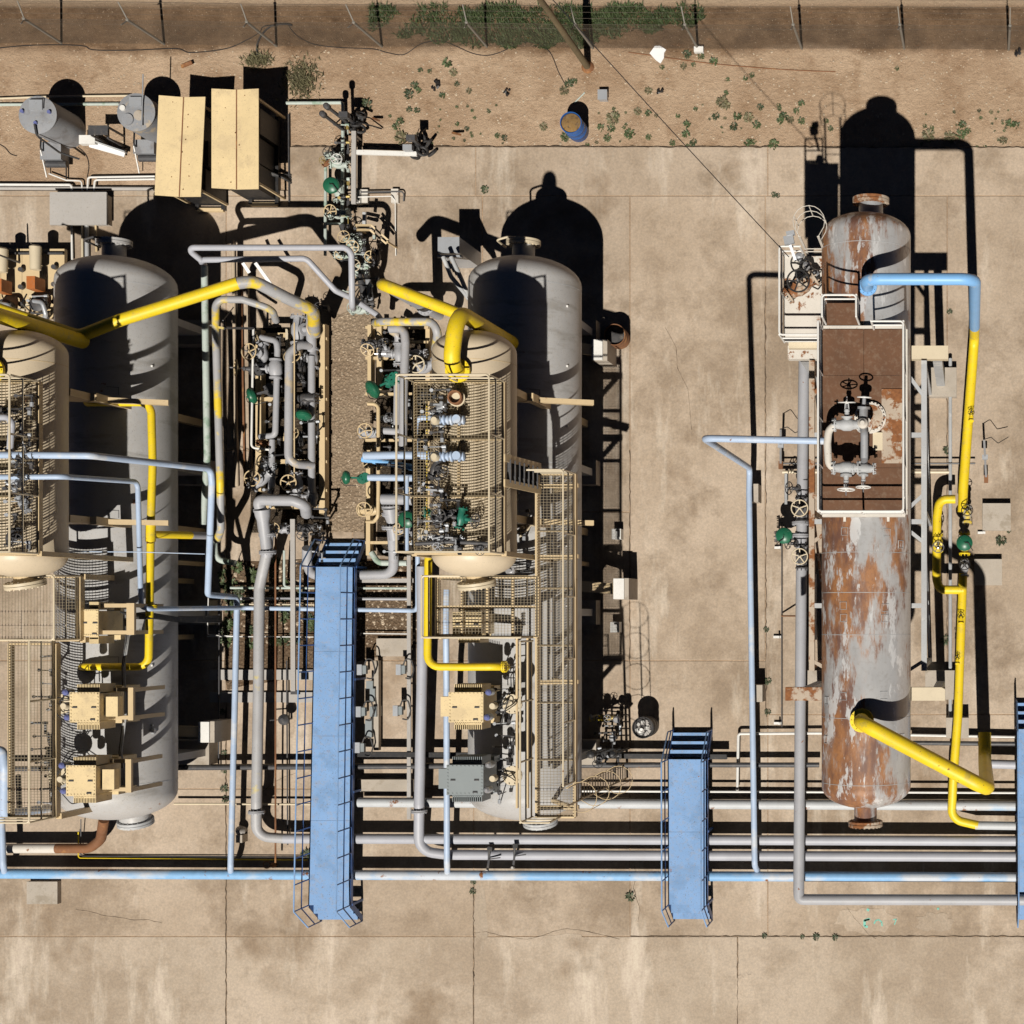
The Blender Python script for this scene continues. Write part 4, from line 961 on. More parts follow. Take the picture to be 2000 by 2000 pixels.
tv1 = tan_vessel(t2x + UOFF, 'tan horizontal vessel under grating platform at left edge')
PZ = TZ + TR + .12
def top_platform(xo, label):
    a, b = P(806, 1081, PZ), P(982, 745, PZ)
    t = thing('grating_platform', label, 'platform', V(((a.x + b.x) / 2 + xo, (a.y + b.y) / 2, PZ)))
    x0, x1, y0, y1 = a.x + xo, b.x + xo, a.y, b.y
    for k in range(3):
        grating(x0 + .02, y0 + (y1 - y0) * k / 3 + .015, x1 - .02, y0 + (y1 - y0) * (k + 1) / 3 - .015, PZ, 'grating', t)
    for x in (x0, (x0 + x1) / 2, x1): MB().bar((x, y0, PZ - .12), (x, y1, PZ - .12), .06, .16).build('bearer', 'tan', t)
    for k in range(4):
        y = y0 + (y1 - y0) * k / 3; MB().bar((x0, y, PZ - .121), (x1, y, PZ - .121), .06, .15).build('bearer', 'tan', t)
    railing([(x0, y0, PZ), (x0, y1, PZ), (x1, y1, PZ), (x1, y0, PZ)], 1.07, 'cream', t, toe=False, step=1.4)
    MB().tube([V((x0, y0, PZ + 1.07)), V((x1, y0, PZ + 1.07))], .021, 0, 8).build('top_rail', 'cream', t)
    for x, y in ((x0, y0), (x0, y1), (x1, y0)): MB().bar((x, y, SZ), (x, y, PZ - .1), .12, .12).build('leg', 'tan', t)
    return t
top_platform(0, 'tan grating platform with railing above the middle tan vessel')
top_platform(UOFF, 'tan grating platform with railing above the left tan vessel')
QZ = 5.9
def beam_rect(t, x0, y0, x1, y1, z, mat):
    for x in (x0, x1): MB().bar((x, y0, z - .13), (x, y1, z - .13), .07, .2).build('bearer', mat, t)
    for y in (y0, y1): MB().bar((x0, y, z - .131), (x1, y, z - .131), .07, .19).build('bearer', mat, t)
# lower platform + walkway, middle unit
a, b = P(852, 1244, QZ), P(1049, 1127, QZ); wa, wb = P(1047, 1596, QZ), P(1121, 925, QZ)
wk = thing('lower_walkway', 'tan grating walkway with railings over the middle gray vessel', 'walkway', V((wb.x, (wa.y + wb.y) / 2, QZ)))
grating(a.x, a.y, b.x, b.y, QZ, 'grating_gray', wk)
n = 6
for k in range(n): grating(wa.x + .02, wa.y + (wb.y - wa.y) * k / n + .012, wb.x, wa.y + (wb.y - wa.y) * (k + 1) / n - .012, QZ, 'grating_gray', wk)
beam_rect(wk, a.x, a.y, b.x, b.y, QZ, 'tan'); beam_rect(wk, wa.x, wa.y, wb.x, wb.y, QZ, 'tan')
for k in range(1, n): MB().bar((wa.x, wa.y + (wb.y - wa.y) * k / n, QZ - .1), (wb.x, wa.y + (wb.y - wa.y) * k / n, QZ - .1), .05, .1).build('bearer', 'tan', wk)
railing([(wb.x - .35, wa.y, QZ), (wa.x - .1, wa.y, QZ), (wa.x - .1, a.y - .1, QZ)], 1.07, 'cream', wk, step=1.6)
railing([(wb.x, wa.y + .9, QZ), (wb.x, wb.y, QZ), (wa.x, wb.y, QZ), (wa.x, wb.y - .35, QZ)], 1.07, 'cream', wk, step=1.6)
railing([(wa.x - .1, a.y, QZ), (a.x, a.y, QZ), (a.x, b.y, QZ), (a.x + .95, b.y, QZ)], 1.07, 'cream', wk, step=1.6)
for y in (wa.y + .2, wa.y + 3.4, wa.y + 6.6, wb.y - .3):
    MB().bar((wa.x, y, QZ - .3), (wb.x + .05, y + .02, QZ - .3), .1, .14).build('outrigger', 'tan', wk); MB().bar((wb.x - .1, y, QZ - .35), (g2 + 1.0, y, GZ + 1.0), .1, .1).build('knee_brace', 'tan', wk)
for y in (a.y, b.y): MB().bar((a.x, y, SZ), (a.x, y, QZ - .2), .12, .12).build('leg', 'tan', wk)
for k in range(1, 4):
    xx = a.x + (b.x - a.x) * k / 4; MB().bar((xx, a.y, QZ - .1), (xx, b.y, QZ - .1), .06, .12).build('bearer', 'tan', wk)
MB().bar((a.x, (a.y + b.y) / 2, QZ - .102), (b.x, (a.y + b.y) / 2, QZ - .102), .06, .12).build('bearer', 'tan', wk)
for dx in (.28, .55): MB().bar((wa.x - dx, wa.y + .2, QZ - .25), (wa.x - dx, a.y, QZ - .25), .05, .1).build('stringer', 'tan', wk)
# sloping stair from top platform to walkway
s0, s1 = P(985, 927, PZ), P(1048, 935, QZ)
st = thing('steep_stair', 'short tan stair linking top platform to the walkway', 'stair', V((s1.x, s1.y, QZ)))
for dy in (-.3, .3): MB().bar(V((s0.x, s1.y + dy, PZ)), V((s1.x + .1, s1.y + dy, QZ)), .04, .18, Z).build('stringer', 'tan', st)
for k in range(1, 8):
    q = V((s0.x, s1.y, PZ)).lerp(V((s1.x + .1, s1.y, QZ)), k / 8); MB().box(q, (.1, .56, .025)).build('tread', 'dark_steel', st)
lb = P(1127, 1548, QZ)
ladder('caged_ladder', 'tan caged ladder at the south end of middle walkway', V((lb.x, lb.y, SZ)), QZ, X, 'tan', hoops=4, cz0=2.8)
# lower platform + walkway, left unit
a, b = P(-70, 1250, QZ), P(153, 1126, QZ); wa, wb = P(16, 1596, QZ), P(106, 1250, QZ)
wk1 = thing('lower_walkway', 'tan grating walkway with railings at the left edge', 'walkway', V((wb.x, (wa.y + wb.y) / 2, QZ)))
grating(a.x, a.y, b.x, b.y, QZ, 'grating_gray', wk1)
for k in range(3): grating(wa.x, wa.y + (wb.y - wa.y) * k / 3 + .012, wb.x - .02, wa.y + (wb.y - wa.y) * (k + 1) / 3 - .012, QZ, 'grating_gray', wk1)
beam_rect(wk1, a.x, a.y, b.x, b.y, QZ, 'tan'); beam_rect(wk1, wa.x, wa.y, wb.x, wb.y - .1, QZ, 'tan')
railing([(wa.x - .8, wa.y, QZ), (wb.x, wa.y, QZ), (wb.x, wb.y, QZ)], 1.07, 'cream', wk1, step=1.6)
railing([(a.x, a.y + .02, QZ), (b.x, a.y + .02, QZ), (b.x, b.y, QZ), (b.x - .8, b.y, QZ)], 1.07, 'cream', wk1, step=1.6)
for x, y in ((wb.x, wa.y), (b.x, b.y), (b.x, a.y)): MB().bar((x, y, SZ), (x, y, QZ - .2), .14, .14).build('leg', 'tan', wk1)

# ================================================================ TRANSFORMERS on the gray vessels
def transformer(px0, py0, px1, py1, ztop, mat, label, flip=1, gear=True, cap='purple_cap'):
    a, b = P(px0, py1, ztop), P(px1, py0, ztop); cx, cy = (a.x + b.x) / 2, (a.y + b.y) / 2; w_, d_ = b.x - a.x, b.y - a.y
    zb = ztop - 1.25; t = thing('transformer', label, 'transformer', V((cx, cy, zb)))
    MB().span((a.x + .04, a.y + .04, zb), (b.x - .04, b.y - .04, ztop - .04)).build('tank', mat, t)
    lid = MB().span((a.x, a.y, ztop - .04), (b.x, b.y, ztop)).build('lid', mat, t)
    m = MB()
    for k in range(9):
        for y in (a.y + .035, b.y - .035): m.box((a.x + w_ * (k + .5) / 9, y, ztop + .008), (.03, .03, .016))
        for x in (a.x + .035, b.x - .035): m.box((x, a.y + d_ * (k + .5) / 9, ztop + .008), (.03, .03, .016))
    m.build('lid_bolts', mat, lid, kind='stuff')
    for qx, qy in ((.18, .5), (.82, .5), (.78, .1)):
        m = MB(); c = V((a.x + w_ * qx, a.y + d_ * qy, ztop)); m.torus(c + Z * .02, Y, .045, .014, 12, 5, arc=(0, math.pi)); m.box(c + Z * .012, (.12, .035, .024)); m.build('lifting_lug', 'dark_steel', lid)
    for sy in (1, -1):   # radiator banks
        m = MB(); nf = 15
        for k in range(nf):
            x = a.x + .1 + (w_ - .2) * k / (nf - 1); m.box((x, cy + sy * (d_ / 2 + .09), ztop - .55), (.018, .2, .75))
        m.bar((a.x + .1, cy + sy * (d_ / 2 + .05), ztop - .2), (b.x - .1, cy + sy * (d_ / 2 + .05), ztop - .2), .04, .05)
        m.bar((a.x + .1, cy + sy * (d_ / 2 + .05), ztop - .9), (b.x - .1, cy + sy * (d_ / 2 + .05), ztop - .9), .04, .05)
        m.build('radiator', mat, t)
    if gear:
        MB().span((b.x * (flip > 0) + a.x * (flip < 0), cy - d_ * .33, ztop - .55), (((b.x + .3) if flip > 0 else (a.x - .3)), cy + d_ * .33, ztop - .3)).build('terminal_box', mat, t)
        sx = a.x if flip > 0 else b.x
        for k, (ox, oy) in enumerate(((-.12, .62), (-.08, -.42), (-.2, .05))):
            c = V((sx + flip * ox + flip * -.0, cy + oy * d_ * .8, ztop - .3))
            bs = MB().lathe([(0, .09), (.2, .09), (.24, .07)], c, Z, 14).build('bushing', 'cream' if k == 2 else 'galv', t)
            if k < 2: MB().lathe([(.24, .08), (.30, .075), (.34, .03)], c, Z, 14).build('bushing_cap', cap, bs)
        c = V((sx - flip * .55, cy + .05, ztop - .75))
        d = MB().lathe([(0, .2), (.1, .2), (.1, .25), (.16, .25), (.16, .1), (.2, .06)], c, Z, 20).build('cable_box', 'cream', t)
        m = MB()
        for k in range(10): m.cyl(c + V((.225 * math.cos(k * .628), .225 * math.sin(k * .628), .12)), c + V((.225 * math.cos(k * .628), .225 * math.sin(k * .628), .2)), .018, seg=6)
        m.build('bolts', 'cream', d, kind='stuff')
        for k in range(5):
            p0 = c + V((random.uniform(-.15, .15), random.uniform(-.15, .15), .15)); p1 = V((sx - flip * random.uniform(.1, .4), cy + random.uniform(-.7, .7), ztop - .8))
            MB().tube([p0, p0 + V((random.uniform(-.2, .2), random.uniform(-.2, .2), .2)), p1 + Z * .3, p1 - Z * .4], .014, .1, 6).build('lead', 'black', t)
    MB().span((a.x + .15, a.y - .1, GZ + 1.1), (b.x - .1, a.y + .05, zb + .002)).build('foot', mat, t); MB().span((a.x + .15, b.y - .05, GZ + 1.1), (b.x - .1, b.y + .1, zb + .002)).build('foot', mat, t)
    return t
transformer(136, 1352, 194, 1411, 6.25, 'tan_roof', 'upper tan finned transformer on the left gray vessel')
transformer(129, 1495, 187, 1555, 6.25, 'tan_roof', 'lower tan finned transformer on the left gray vessel')
transformer(160, 1190, 192, 1243, 5.7, 'tan_roof', 'tan finned transformer under the left platform edge', gear=False)
transformer(876, 1352, 944, 1411, 6.25, 'tan_roof', 'tan finned transformer on the middle gray vessel', -1)
transformer(872, 1494, 944, 1553, 6.25, 'transformer_gray', 'gray finned transformer on the middle gray vessel', -1, cap='silver')
transformer(884, 1196, 940, 1241, 5.65, 'tan_roof', 'tan finned transformer below the middle grating', -1, gear=False)
# tan stanchion plates beside the left transformers
for k, (x0, y0, x1, y1) in enumerate([(250, 1343, 260, 1407), (245, 1483, 256, 1548), (247, 1178, 262, 1240)]):
    z = 5.6; a, b = P(x0, y1, z), P(x1, y0, z); o_, i_ = ['upper', 'lower', 'topmost'][k], 0
    t = thing('stanchion', 'tan upright stanchion frame, %s one on the left gray vessel' % o_, 'stanchion', V((a.x, (a.y + b.y) / 2, 3.9)))
    MB().span((a.x, a.y, z - .1), (b.x, b.y, z)).build('head_plate', 'tan', t)
    for y in (a.y + .06, b.y - .06): MB().bar((a.x + .08, y, 4.0), (a.x + .08, y, z - .1), .1, .1).build('leg', 'tan', t)
    MB().bar((a.x - .8, a.y + .06, z - .25), (a.x, a.y + .06, z - .25), .1, .14).build('arm', 'tan', t)
    MB().bar((a.x - .8, b.y - .06, z - .251), (a.x, b.y - .06, z - .251), .1, .14).build('arm', 'tan', t)
for k in range(4):   # cable bundle
    x = 243 - 1.2 * k
    MB().tube([P(x + 4, 1190, 4.9), P(x + 8, 1240, 4.9 + .02 * k), P(x, 1300, 4.85), P(x + 2, 1400, 4.85), P(x - 6, 1470, 4.85), P(x - 2, 1500, 4.8)], .03, .2, 6).build('cable', 'rubber' if k % 2 else 'gray_steel', label='%s cable of the bundle over the left gray vessel' % ['outermost gray', 'second black', 'third gray', 'innermost black'][k], cat='cable')
for k in range(5):
    MB().tube([P(235 + k * 5, 1195 + 3 * k, 4.9), P(250 + 6 * k, 1200 + 2 * k, 5.0), P(285 + 5 * k, 1196 + k * 3, 4.6), P(345, 1206 + k * 2, 3.2), P(430, 1203 + k * 3, .9)], .022, .2, 6).build('cable', 'rubber', label='%s black cable sweeping right over the left gray vessel' % ['highest', 'second highest', 'middle', 'second lowest', 'lowest'][k], cat='cable')
# low concrete block bench south of platform (white ducts)
for (pts, lb) in [([P(135, 1290, 5.0), P(160, 1262, 5.0), P(240, 1250, 5.0)], 'white duct curving below the left platform'), ([P(862, 1252, 5.0), P(905, 1250, 5.0), P(975, 1262, 5.0), P(985, 1285, 4.8)], 'white duct curving below the middle platform')]:
    pass

# ================================================================ YELLOW LINES
sw = V((0, 0, 0))
pipe('yellow_crossover', 'yellow crossover pipe zigzagging from left edge to the valve skid', None, 0, None, r=.165, fil=.5, sections=[
    ([P(-60, 582, 4.75), P(0, 605, 4.75), P(155, 657, 4.75), P(235, 625, 4.75), P(465, 553, 4.1)], 'yellow'),
    ([P(465, 553, 4.1), P(496, 549, 4.0), P(560, 582, 3.3), P(612, 606, 2.7), P(614, 650, 1.3)], 'yellow_worn')])
pipe('yellow_header', 'yellow inclined header pipe passing behind the tan vessel', [P(748, 556, 3.2), P(751, 557, 4.25), P(870, 603, 4.25), P(996, 654, 4.25), P(1012, 662, 3.4)], 19, 'yellow', r=.165)
hd = P(751, 557, 4.25)
pipe('gray_drop', 'gray flanged drop pipe below the west end of yellow header', None, 0, None, r=.15, sections=[([V((hd.x + .02, hd.y, 4.0)), V((hd.x + .02, hd.y, SZ))], 'gray_pipe')], caps=[(V((hd.x + .02, hd.y, 1.2)), Z, 'gray_pipe')])
fl = P(900, 728, TZ + TR - .1); hz = 8.85
pipe('yellow_riser', 'thick yellow riser bend from the middle tan vessel top flange', None, 0, None, r=.19, fil=.55, sections=[([fl, V((fl.x, fl.y + .05, hz)), P(893, 608, hz), V((P(893, 608, hz).x, P(893, 608, hz).y - .0, 4.3))], 'yellow')], caps=[(V((fl.x, fl.y + .02, TZ + TR + .12)), Z, 'yellow')])
fl1 = fl + V((UOFF, 0, 0)); h1 = P(893, 608, hz) + V((UOFF, 0, 0))
pipe('yellow_riser', 'thick yellow riser bend cut off at the left edge', None, 0, None, r=.19, fil=.55, sections=[([fl1, V((fl1.x, fl1.y + .05, hz)), h1, V((h1.x, h1.y, 4.75))], 'yellow')], caps=[(V((fl1.x, fl1.y + .02, TZ + TR + .12)), Z, 'yellow')])
yz = 4.68
pipe('yellow_loop', 'slim yellow loop pipe running down over the left gray vessel', None, 0, None, r=.098, fil=.3, sections=[
    ([A5(640, 1303, yz - .5), A5(680, 1300, yz), A5(1140, 1300, yz), A5(1152, 1760, yz), B1(1138, 480, yz)], 'yellow'), ([B1(1138, 478, yz), B1(1136, 610, yz)], 'yellow', 1.25),
    ([B1(1136, 610, yz), B1(1130, 1040, yz), B1(1122, 1555, yz), B1(640, 1555, yz), B1(600, 1562, yz - .5)], 'yellow')], caps=[(B1(1140, 1100, yz), Y, 'yellow')])
pipe('yellow_branch', 'yellow and gray branch pipe off the slim yellow loop', None, 0, None, r=.1, sections=[([B1(1150, 556, yz - .05), B1(1440, 562, 3.4)], 'yellow'), ([B1(1440, 562, 3.4), B1(1580, 566, 2.6)], 'gray_pipe')])
pipe('yellow_drop', 'slim yellow L shaped pipe beside the middle lower platform', None, 0, None, r=.098, fil=.3, sections=[([B3(306, 800, 6.3), B3(302, 1000, 6.3), B3(298, 1588, 6.3), B3(560, 1590, 6.3), B3(800, 1588, 6.3), B3(840, 1590, 5.6)], 'yellow')], caps=[(B3(825, 1588, 6.25), X, 'yellow')])
# ================================================================ BLUE LINES, left unit
pipe('blue_line', 'pale blue pipe stepping down from left vessel to the rack', [A5(-160, 1695, 8.75), A5(250, 1695, 8.75), A5(690, 1700, 8.7), A5(1590, 1800, 4.9), B1(1600, 160, 4.8), B1(1568, 1010, 2.5), B1(1790, 1030, .85), B1(1770, 1930, .8), B5(1740, 1720, .8), P(451, 1706, .45)], 0, 'blue_pipe', fil=.22, r=.083)
pipe('blue_line', 'thin pale blue pipe crossing under the tall footbridge', [B1(-120, 122, 8.6), B1(150, 122, 8.6), B1(480, 120, 8.5), B1(1040, 158, 5.0), B1(1065, 1100, 4.95), B1(1120, 1118, 4.9), B1(1500, 1113, 2.8), B2(480, 1110, .62), B2(1760, 1130, .62), B2(1800, 1120, .9), B2(1800, 700, 1.2)], 0, 'blue_pipe', fil=.2, r=.066)
pipe('blue_line', 'pale blue vertical pipe at the lower left corner', [P(2, 1560, .9), P(6, 1690, .9), P(10, 1706, .5)], 12, 'blue_pipe')
MB().tube([P(-15, 1470, 3.0), P(4, 1462, 3.0), P(9, 1500, 3.0), P(8, 1590, 2.4), V((P(8, 1590, 2.4).x, P(8, 1590, 2.4).y - .1, .3))], .12, .25).build('blue_bend', 'blue_pipe', label='pale blue pipe bend at left edge beside walkway', cat='pipe')
pipe('blue_line', 'pale blue pipe running south beside the middle transformers', [B3(430, 1060, 2.0), B3(425, 1300, 2.0), B7(232, 300, 1.4), B7(235, 1400, .9), P(874, 1708, .5)], 0, 'blue_pipe', r=.085, fil=.2)
for k, (x, y, lb) in enumerate([(150, 1700, 'upper dark clamp valve on left pale blue pipe'), (205, 1700, 'lower dark clamp valve on left pale blue pipe')]):
    valve(A5(x, y, 8.75), lb, 'dark_steel', 'dark_steel', (R(60 * (1 - 2 * k)), 0, 0), .55)
valve(A5(190, 1860, 8.6), 'small dark clamp valve on the thin pale blue pipe', 'dark_steel', 'galv', (R(50), 0, 0), .4)
thin('thin_line', 'thin blue tube crossing over the left gray vessel', [P(85, 1077, 5.6), P(270, 1078, 5.2), P(400, 1082, 4.5)], 2, 'blue_pipe')
MB().tube([P(4, 1075, 7.0), P(84, 1077, 7.0)], .04, 0, 8).build('blue_tube', 'blue_pipe', label='short pale blue tube at foot of left platform', cat='pipe')
MB().tube([A5(-60, 1410, 8.9), A5(60, 1410, 8.9), A5(90, 1450, 8.9), A5(75, 1660, 8.6), A5(70, 1690, 7.4)], .075, .2).build('blue_bend', 'pale_pipe', label='white pipe bend above the left grating platform', cat='pipe')
# ================================================================ GRAY LOOPS, north of the skids
lz = 2.65
pipe('gray_loop', 'outer pale gray loop pipe with right angle corner north of skids', [A6(165, 225, lz), A6(50, 130, lz + .35), A6(1300, 130, lz + .35), A6(1305, 570, lz - .1), A6(1315, 590, 1.4)], 0, 'pale_loop' if 'pale_loop' in MT else 'pale_pipe', r=.083, fil=.22)
pipe('gray_loop', 'inner pale gray loop pipe with slanted run north of skids', [A6(190, 260, lz - .4), A6(155, 222, lz - .02), A6(960, 212, lz), A6(1180, 455, 2.2), A6(1300, 510, 1.9), A6(1500, 640, 1.3), A6(1530, 690, .9)], 0, 'pale_pipe', r=.083, fil=.22)
pipe('pale_green_line', 'long chalky green pipe running south between gray vessel and skid', [A6(190, 270, 2.3), A6(200, 900, 2.2), A6(212, 1700, 2.1), B2(182, 480, 1.9)], 0, 'green_gray', r=.09)
pipe('pale_green_line', 'short chalky green elbow pipe at the end of the worn line', [B1(1615, 560, 1.2), B1(1625, 745, 1.0), B1(1775, 772, 1.0)], 0, 'green_gray', r=.085, fil=.25)
pipe('worn_yellow_line', 'gray pipe with flaking yellow paint bending into the left skid', [A6(730, 680, 1.5), A6(700, 595, 2.2), A6(480, 522, 2.4), A6(275, 520, 2.4), A6(275, 720, 2.4), A6(310, 1900, 2.2), B2(315, 520, 1.7), B2(285, 600, 1.2)], 0, 'yellow_worn', r=.1, fil=.25)
t = thing('pipe_clamp', 'dark clamp bar holding the worn yellow pipe to skid', 'clamp', A6(280, 725, 2.2))
MB().bar(A6(235, 722, 2.4), A6(340, 740, 2.4), .06, .08).build('clamp_bar', 'yellow_worn', t); MB().bar(A6(330, 735, 2.3), A6(560, 740, 1.6), .05, .06).build('arm', 'dark_steel', t)
thin('thin_line', 'thin black rod slanting above the worn yellow pipe', [A6(330, 680, 2.5), A6(410, 580, 1.2)], 2, 'black')
for k, (p0, p1) in enumerate([((480, 245), (530, 320)), ((575, 245), (690, 405))]):
    MB().bar(A6(*p0, 1.6), A6(*p1, 1.5), .09, .03).build('white_strut', 'white_clean', label='%s bright white strut lying under the loop pipes' % ['left', 'right'][k], cat='strut')
# ================================================================ BLUE FOOTBRIDGES (stiles)
def stile(label, pxl, pxr, pyn, pys, nt_n, dz=.95, skew=0.0):
    # pxl/pxr given at south and north ends
    (xln, xls), (xrn, xrs) = pxl, pxr
    A_, B_, C_, D_ = P(xls, pys, dz), P(xrs, pys, dz), P(xrn, pyn, dz), P(xln, pyn, dz)
    t = thing('footbridge', label, 'footbridge', V(((A_.x + C_.x) / 2, (A_.y + C_.y) / 2, 0)))
    n = max(2, int((D_.y - A_.y) / 2.4))
    for k in range(n):
        f0, f1 = k / n, (k + 1) / n
        q = [A_.lerp(D_, f0), B_.lerp(C_, f0), B_.lerp(C_, f1), A_.lerp(D_, f1)]
        q[0].y += .003; q[1].y += .003; q[2].y -= .003; q[3].y -= .003
        MB().prism(q, dz - .03, dz).build('deck_plate', 'blue_deck', t, smooth=False)
    for a, b in ((A_, D_), (B_, C_)):
        MB().bar(a - Z * .08, b - Z * .08, .03, .16).build('side_channel', 'blue_steel', t)
    run = .23
    ax, bx = (A_.x, B_.x)
    for end, sy, n_t, L_, R_ in (('n', 1, nt_n, D_, C_), ('s', -1, 2, A_, B_)):
        for k in range(n_t):
            z = dz - (dz - SZ) * (k + 1) / (n_t + 1); y = L_.y + sy * (run * (k + .5) + .03)
            MB().span((L_.x, y - (.1 if sy > 0 else .15), z - .03), (R_.x, y + (.1 if sy > 0 else .15), z)).build('tread', 'blue_deck', t)
        ye = L_.y + sy * run * (n_t + .4)
        for x in (L_.x, R_.x): MB().bar((x, L_.y, dz - .06), (x, ye, SZ + .02), .03, .16).build('stringer', 'blue_steel', t)
    m_ = 1.0
    for s, a, d in ((-1, A_, D_), (1, B_, C_)):
        # handrail over the whole stile incl. stairs
        def rail(h): 
            ys = a + V((0, -run * 2.7, SZ - dz)); yn = d + V((0, run * (nt_n + .4), SZ - dz))
            return [ys + Z * (h * .95), a + Z * h, d + Z * h, yn + Z * (h * .95)]
        MB().tube(rail(m_), .021, .06, 8).build('top_rail', 'blue_deck', t); MB().tube(rail(m_ * .5), .018, .06, 8).build('mid_rail', 'blue_steel', t)
        n = max(2, int((d.y - a.y) / .72))
        for k in range(n + 1):
            c = a.lerp(d, k / n); MB().cyl(c - Z * .1, c + Z * m_, .02, seg=6).build('rail_post', 'blue_steel', t)
        for e in (rail(m_)[0], rail(m_)[3]): MB().cyl(V((e.x, e.y, SZ)), e, .02, seg=6).build('rail_post', 'blue_steel', t)
        nl = max(2, int((d.y - a.y) / 2.5))
        for k in range(nl + 1):
            c = a.lerp(d, k / nl); MB().bar(V((c.x, c.y, SZ)), c - Z * .1, .06, .06).build('leg', 'blue_steel', t)
    return t
stile('long blue footbridge with railings crossing pipes in the middle', (616, 603), (692, 684), 1107, 1768, 3)
stile('short blue footbridge with railings over the pipe rack', (1305, 1306), (1381, 1381), 1483, 1767, 3)
stile('blue footbridge cut off by the right edge', (1986, 1988), (2068, 2070), 1424, 1768, 3)

# ================================================================ VALVE SKID, left (between gray vessel and walk)
sk = thing('valve_skid', 'tan steel base of the left valve skid', 'skid', P(565, 820))
def bm(p0, p1, w_, h_, mat, par, name='beam'): return MB().bar(p0, p1, w_, h_).build(name, mat, par)
bm(P(633, 634, .4), P(633, 1005, .4), .16, .3, 'tan', sk); bm(P(509, 645, .4), P(509, 960, .4), .16, .3, 'tan', sk)
for y in (662, 719, 780, 857, 902, 958): bm(P(640, y, .42), P(612, y, .42), .07, .1, 'tan', sk, 'bracket')
for y in (655, 780, 857, 902, 990): bm(P(503, y, .25), P(640, y, .25), .12, .18, 'tan', sk, 'cross_member')
bm(P(563, 640, .3), P(563, 930, .3), .1, .15, 'cream', sk); bm(P(575, 630, 1.5), P(575, 945, 1.2), .03, .03, 'tan', sk, 'rod')
pipe('skid_pipe', 'gray double bend pipe with flanged valve on left skid', [A6(620, 808, 1.1), A6(735, 835, 1.3), A6(742, 900, 1.3), A6(728, 1480, 1.3), A6(725, 1545, 1.3), A6(615, 1557, 1.1)], 0, 'gray_pipe', r=.085, fil=.22)
pipe('skid_pipe', 'tan stained gray pipe down the middle of left skid', [A6(985, 870, .9), A6(900, 865, 1.2), A6(830, 930, 1.3), A6(825, 1720, 1.3), A6(880, 1765, 1.2), A6(1010, 1775, .8)], 0, 'gray_tan_pipe', r=.115, fil=.25)
pipe('skid_pipe', 'thin white pipe on the west side of left skid', [A6(560, 740, 1.0), A6(545, 1640, 1.0), A6(680, 1655, .9)], 0, 'white', r=.032, fil=.12)
pipe('skid_pipe', 'gray stub pipe dropping into the north end of left skid', [A6(1000, 610, 2.0), A6(995, 720, 1.2), A6(1000, 900, .7)], 0, 'gray_pipe', r=.14, fil=.3)
pipe('skid_pipe', 'gray lower pipe along the east side of left skid', [A6(1000, 950, .8), A6(1000, 1200, .8), A6(1000, 1980, .8)], 0, 'gray_pipe', r=.1)
pipe('skid_pipe', 'gray lower pipe beneath the double bend pipe', [A6(700, 1580, .7), A6(700, 1900, .7), B2(690, 250, .7)], 0, 'gray_pipe', r=.09)
pipe('skid_pipe', 'thick gray cross header at south end of left skid', [B2(960, 400, 1.0), B2(950, 335, 1.7), B2(860, 300, 1.8), B2(590, 295, 1.8), B2(620, 380, 1.7), B2(640, 530, 1.4)], 0, 'gray_pipe', r=.155, fil=.25)
t = thing('reducer', 'gray flanged reducer under the left cross header', 'reducer', B2(640, 500, 1.2))
MB().lathe([(0, .22), (.18, .2), (.35, .15), (1.1, .15)], B2(625, 370, 1.75), V((.03, -1, -.2)), 20).build('cone', 'gray_pipe', t)
for (x, y) in ((625, 375), (665, 560), (668, 690)):
    m = MB(); flange_mesh(m, B2(x, y, 1.5), V((.03, -1, -.1)), .15, bolts=14); m.build('flange', 'gray_pipe', t)
MB().tube([B2(668, 550, 1.5), B2(660, 720, 1.35)], .16, 0, 16).build('spool', 'gray_pipe', t)
t = thing('cable_tray', 'long straight cream cable tray running south from left skid', 'tray', P(572, 1350))
MB().bar(P(572, 1014, 1.0), P(573, 1350, .9), .13, .06).build('tray', 'cement_gray', t); MB().box(P(577, 1352, .8), (.22, .12, .14)).build('end_box', 'dark_steel', t)
for y in (1100, 1250): MB().bar(P(572, y, .9), P(572, y, SZ) + V((P(572, y, .9).x - P(572, y, 0).x, P(572, y, .9).y - P(572, y, 0).y, 0)), .05, .05).build('post', 'cement_gray', t)
thin('thin_line', 'long thin rusty pipe running south beside cable tray', [P(538, 1047, .6), P(538, 1300, .6), P(538, 1685, .5)], 3.6, 'rust')
t = thing('ground_valve', 'small rusty ground valve at the end of thin rusty pipe', 'valve', P(539, 1688))
MB().lathe([(0, .06), (.2, .08), (.28, .03)], P(539, 1688), Z, 10).build('body', 'rust', t); MB().torus(P(527, 1687) + Z * .2, Z, .1, .015, 14, 5).build('handwheel', 'rust', t)
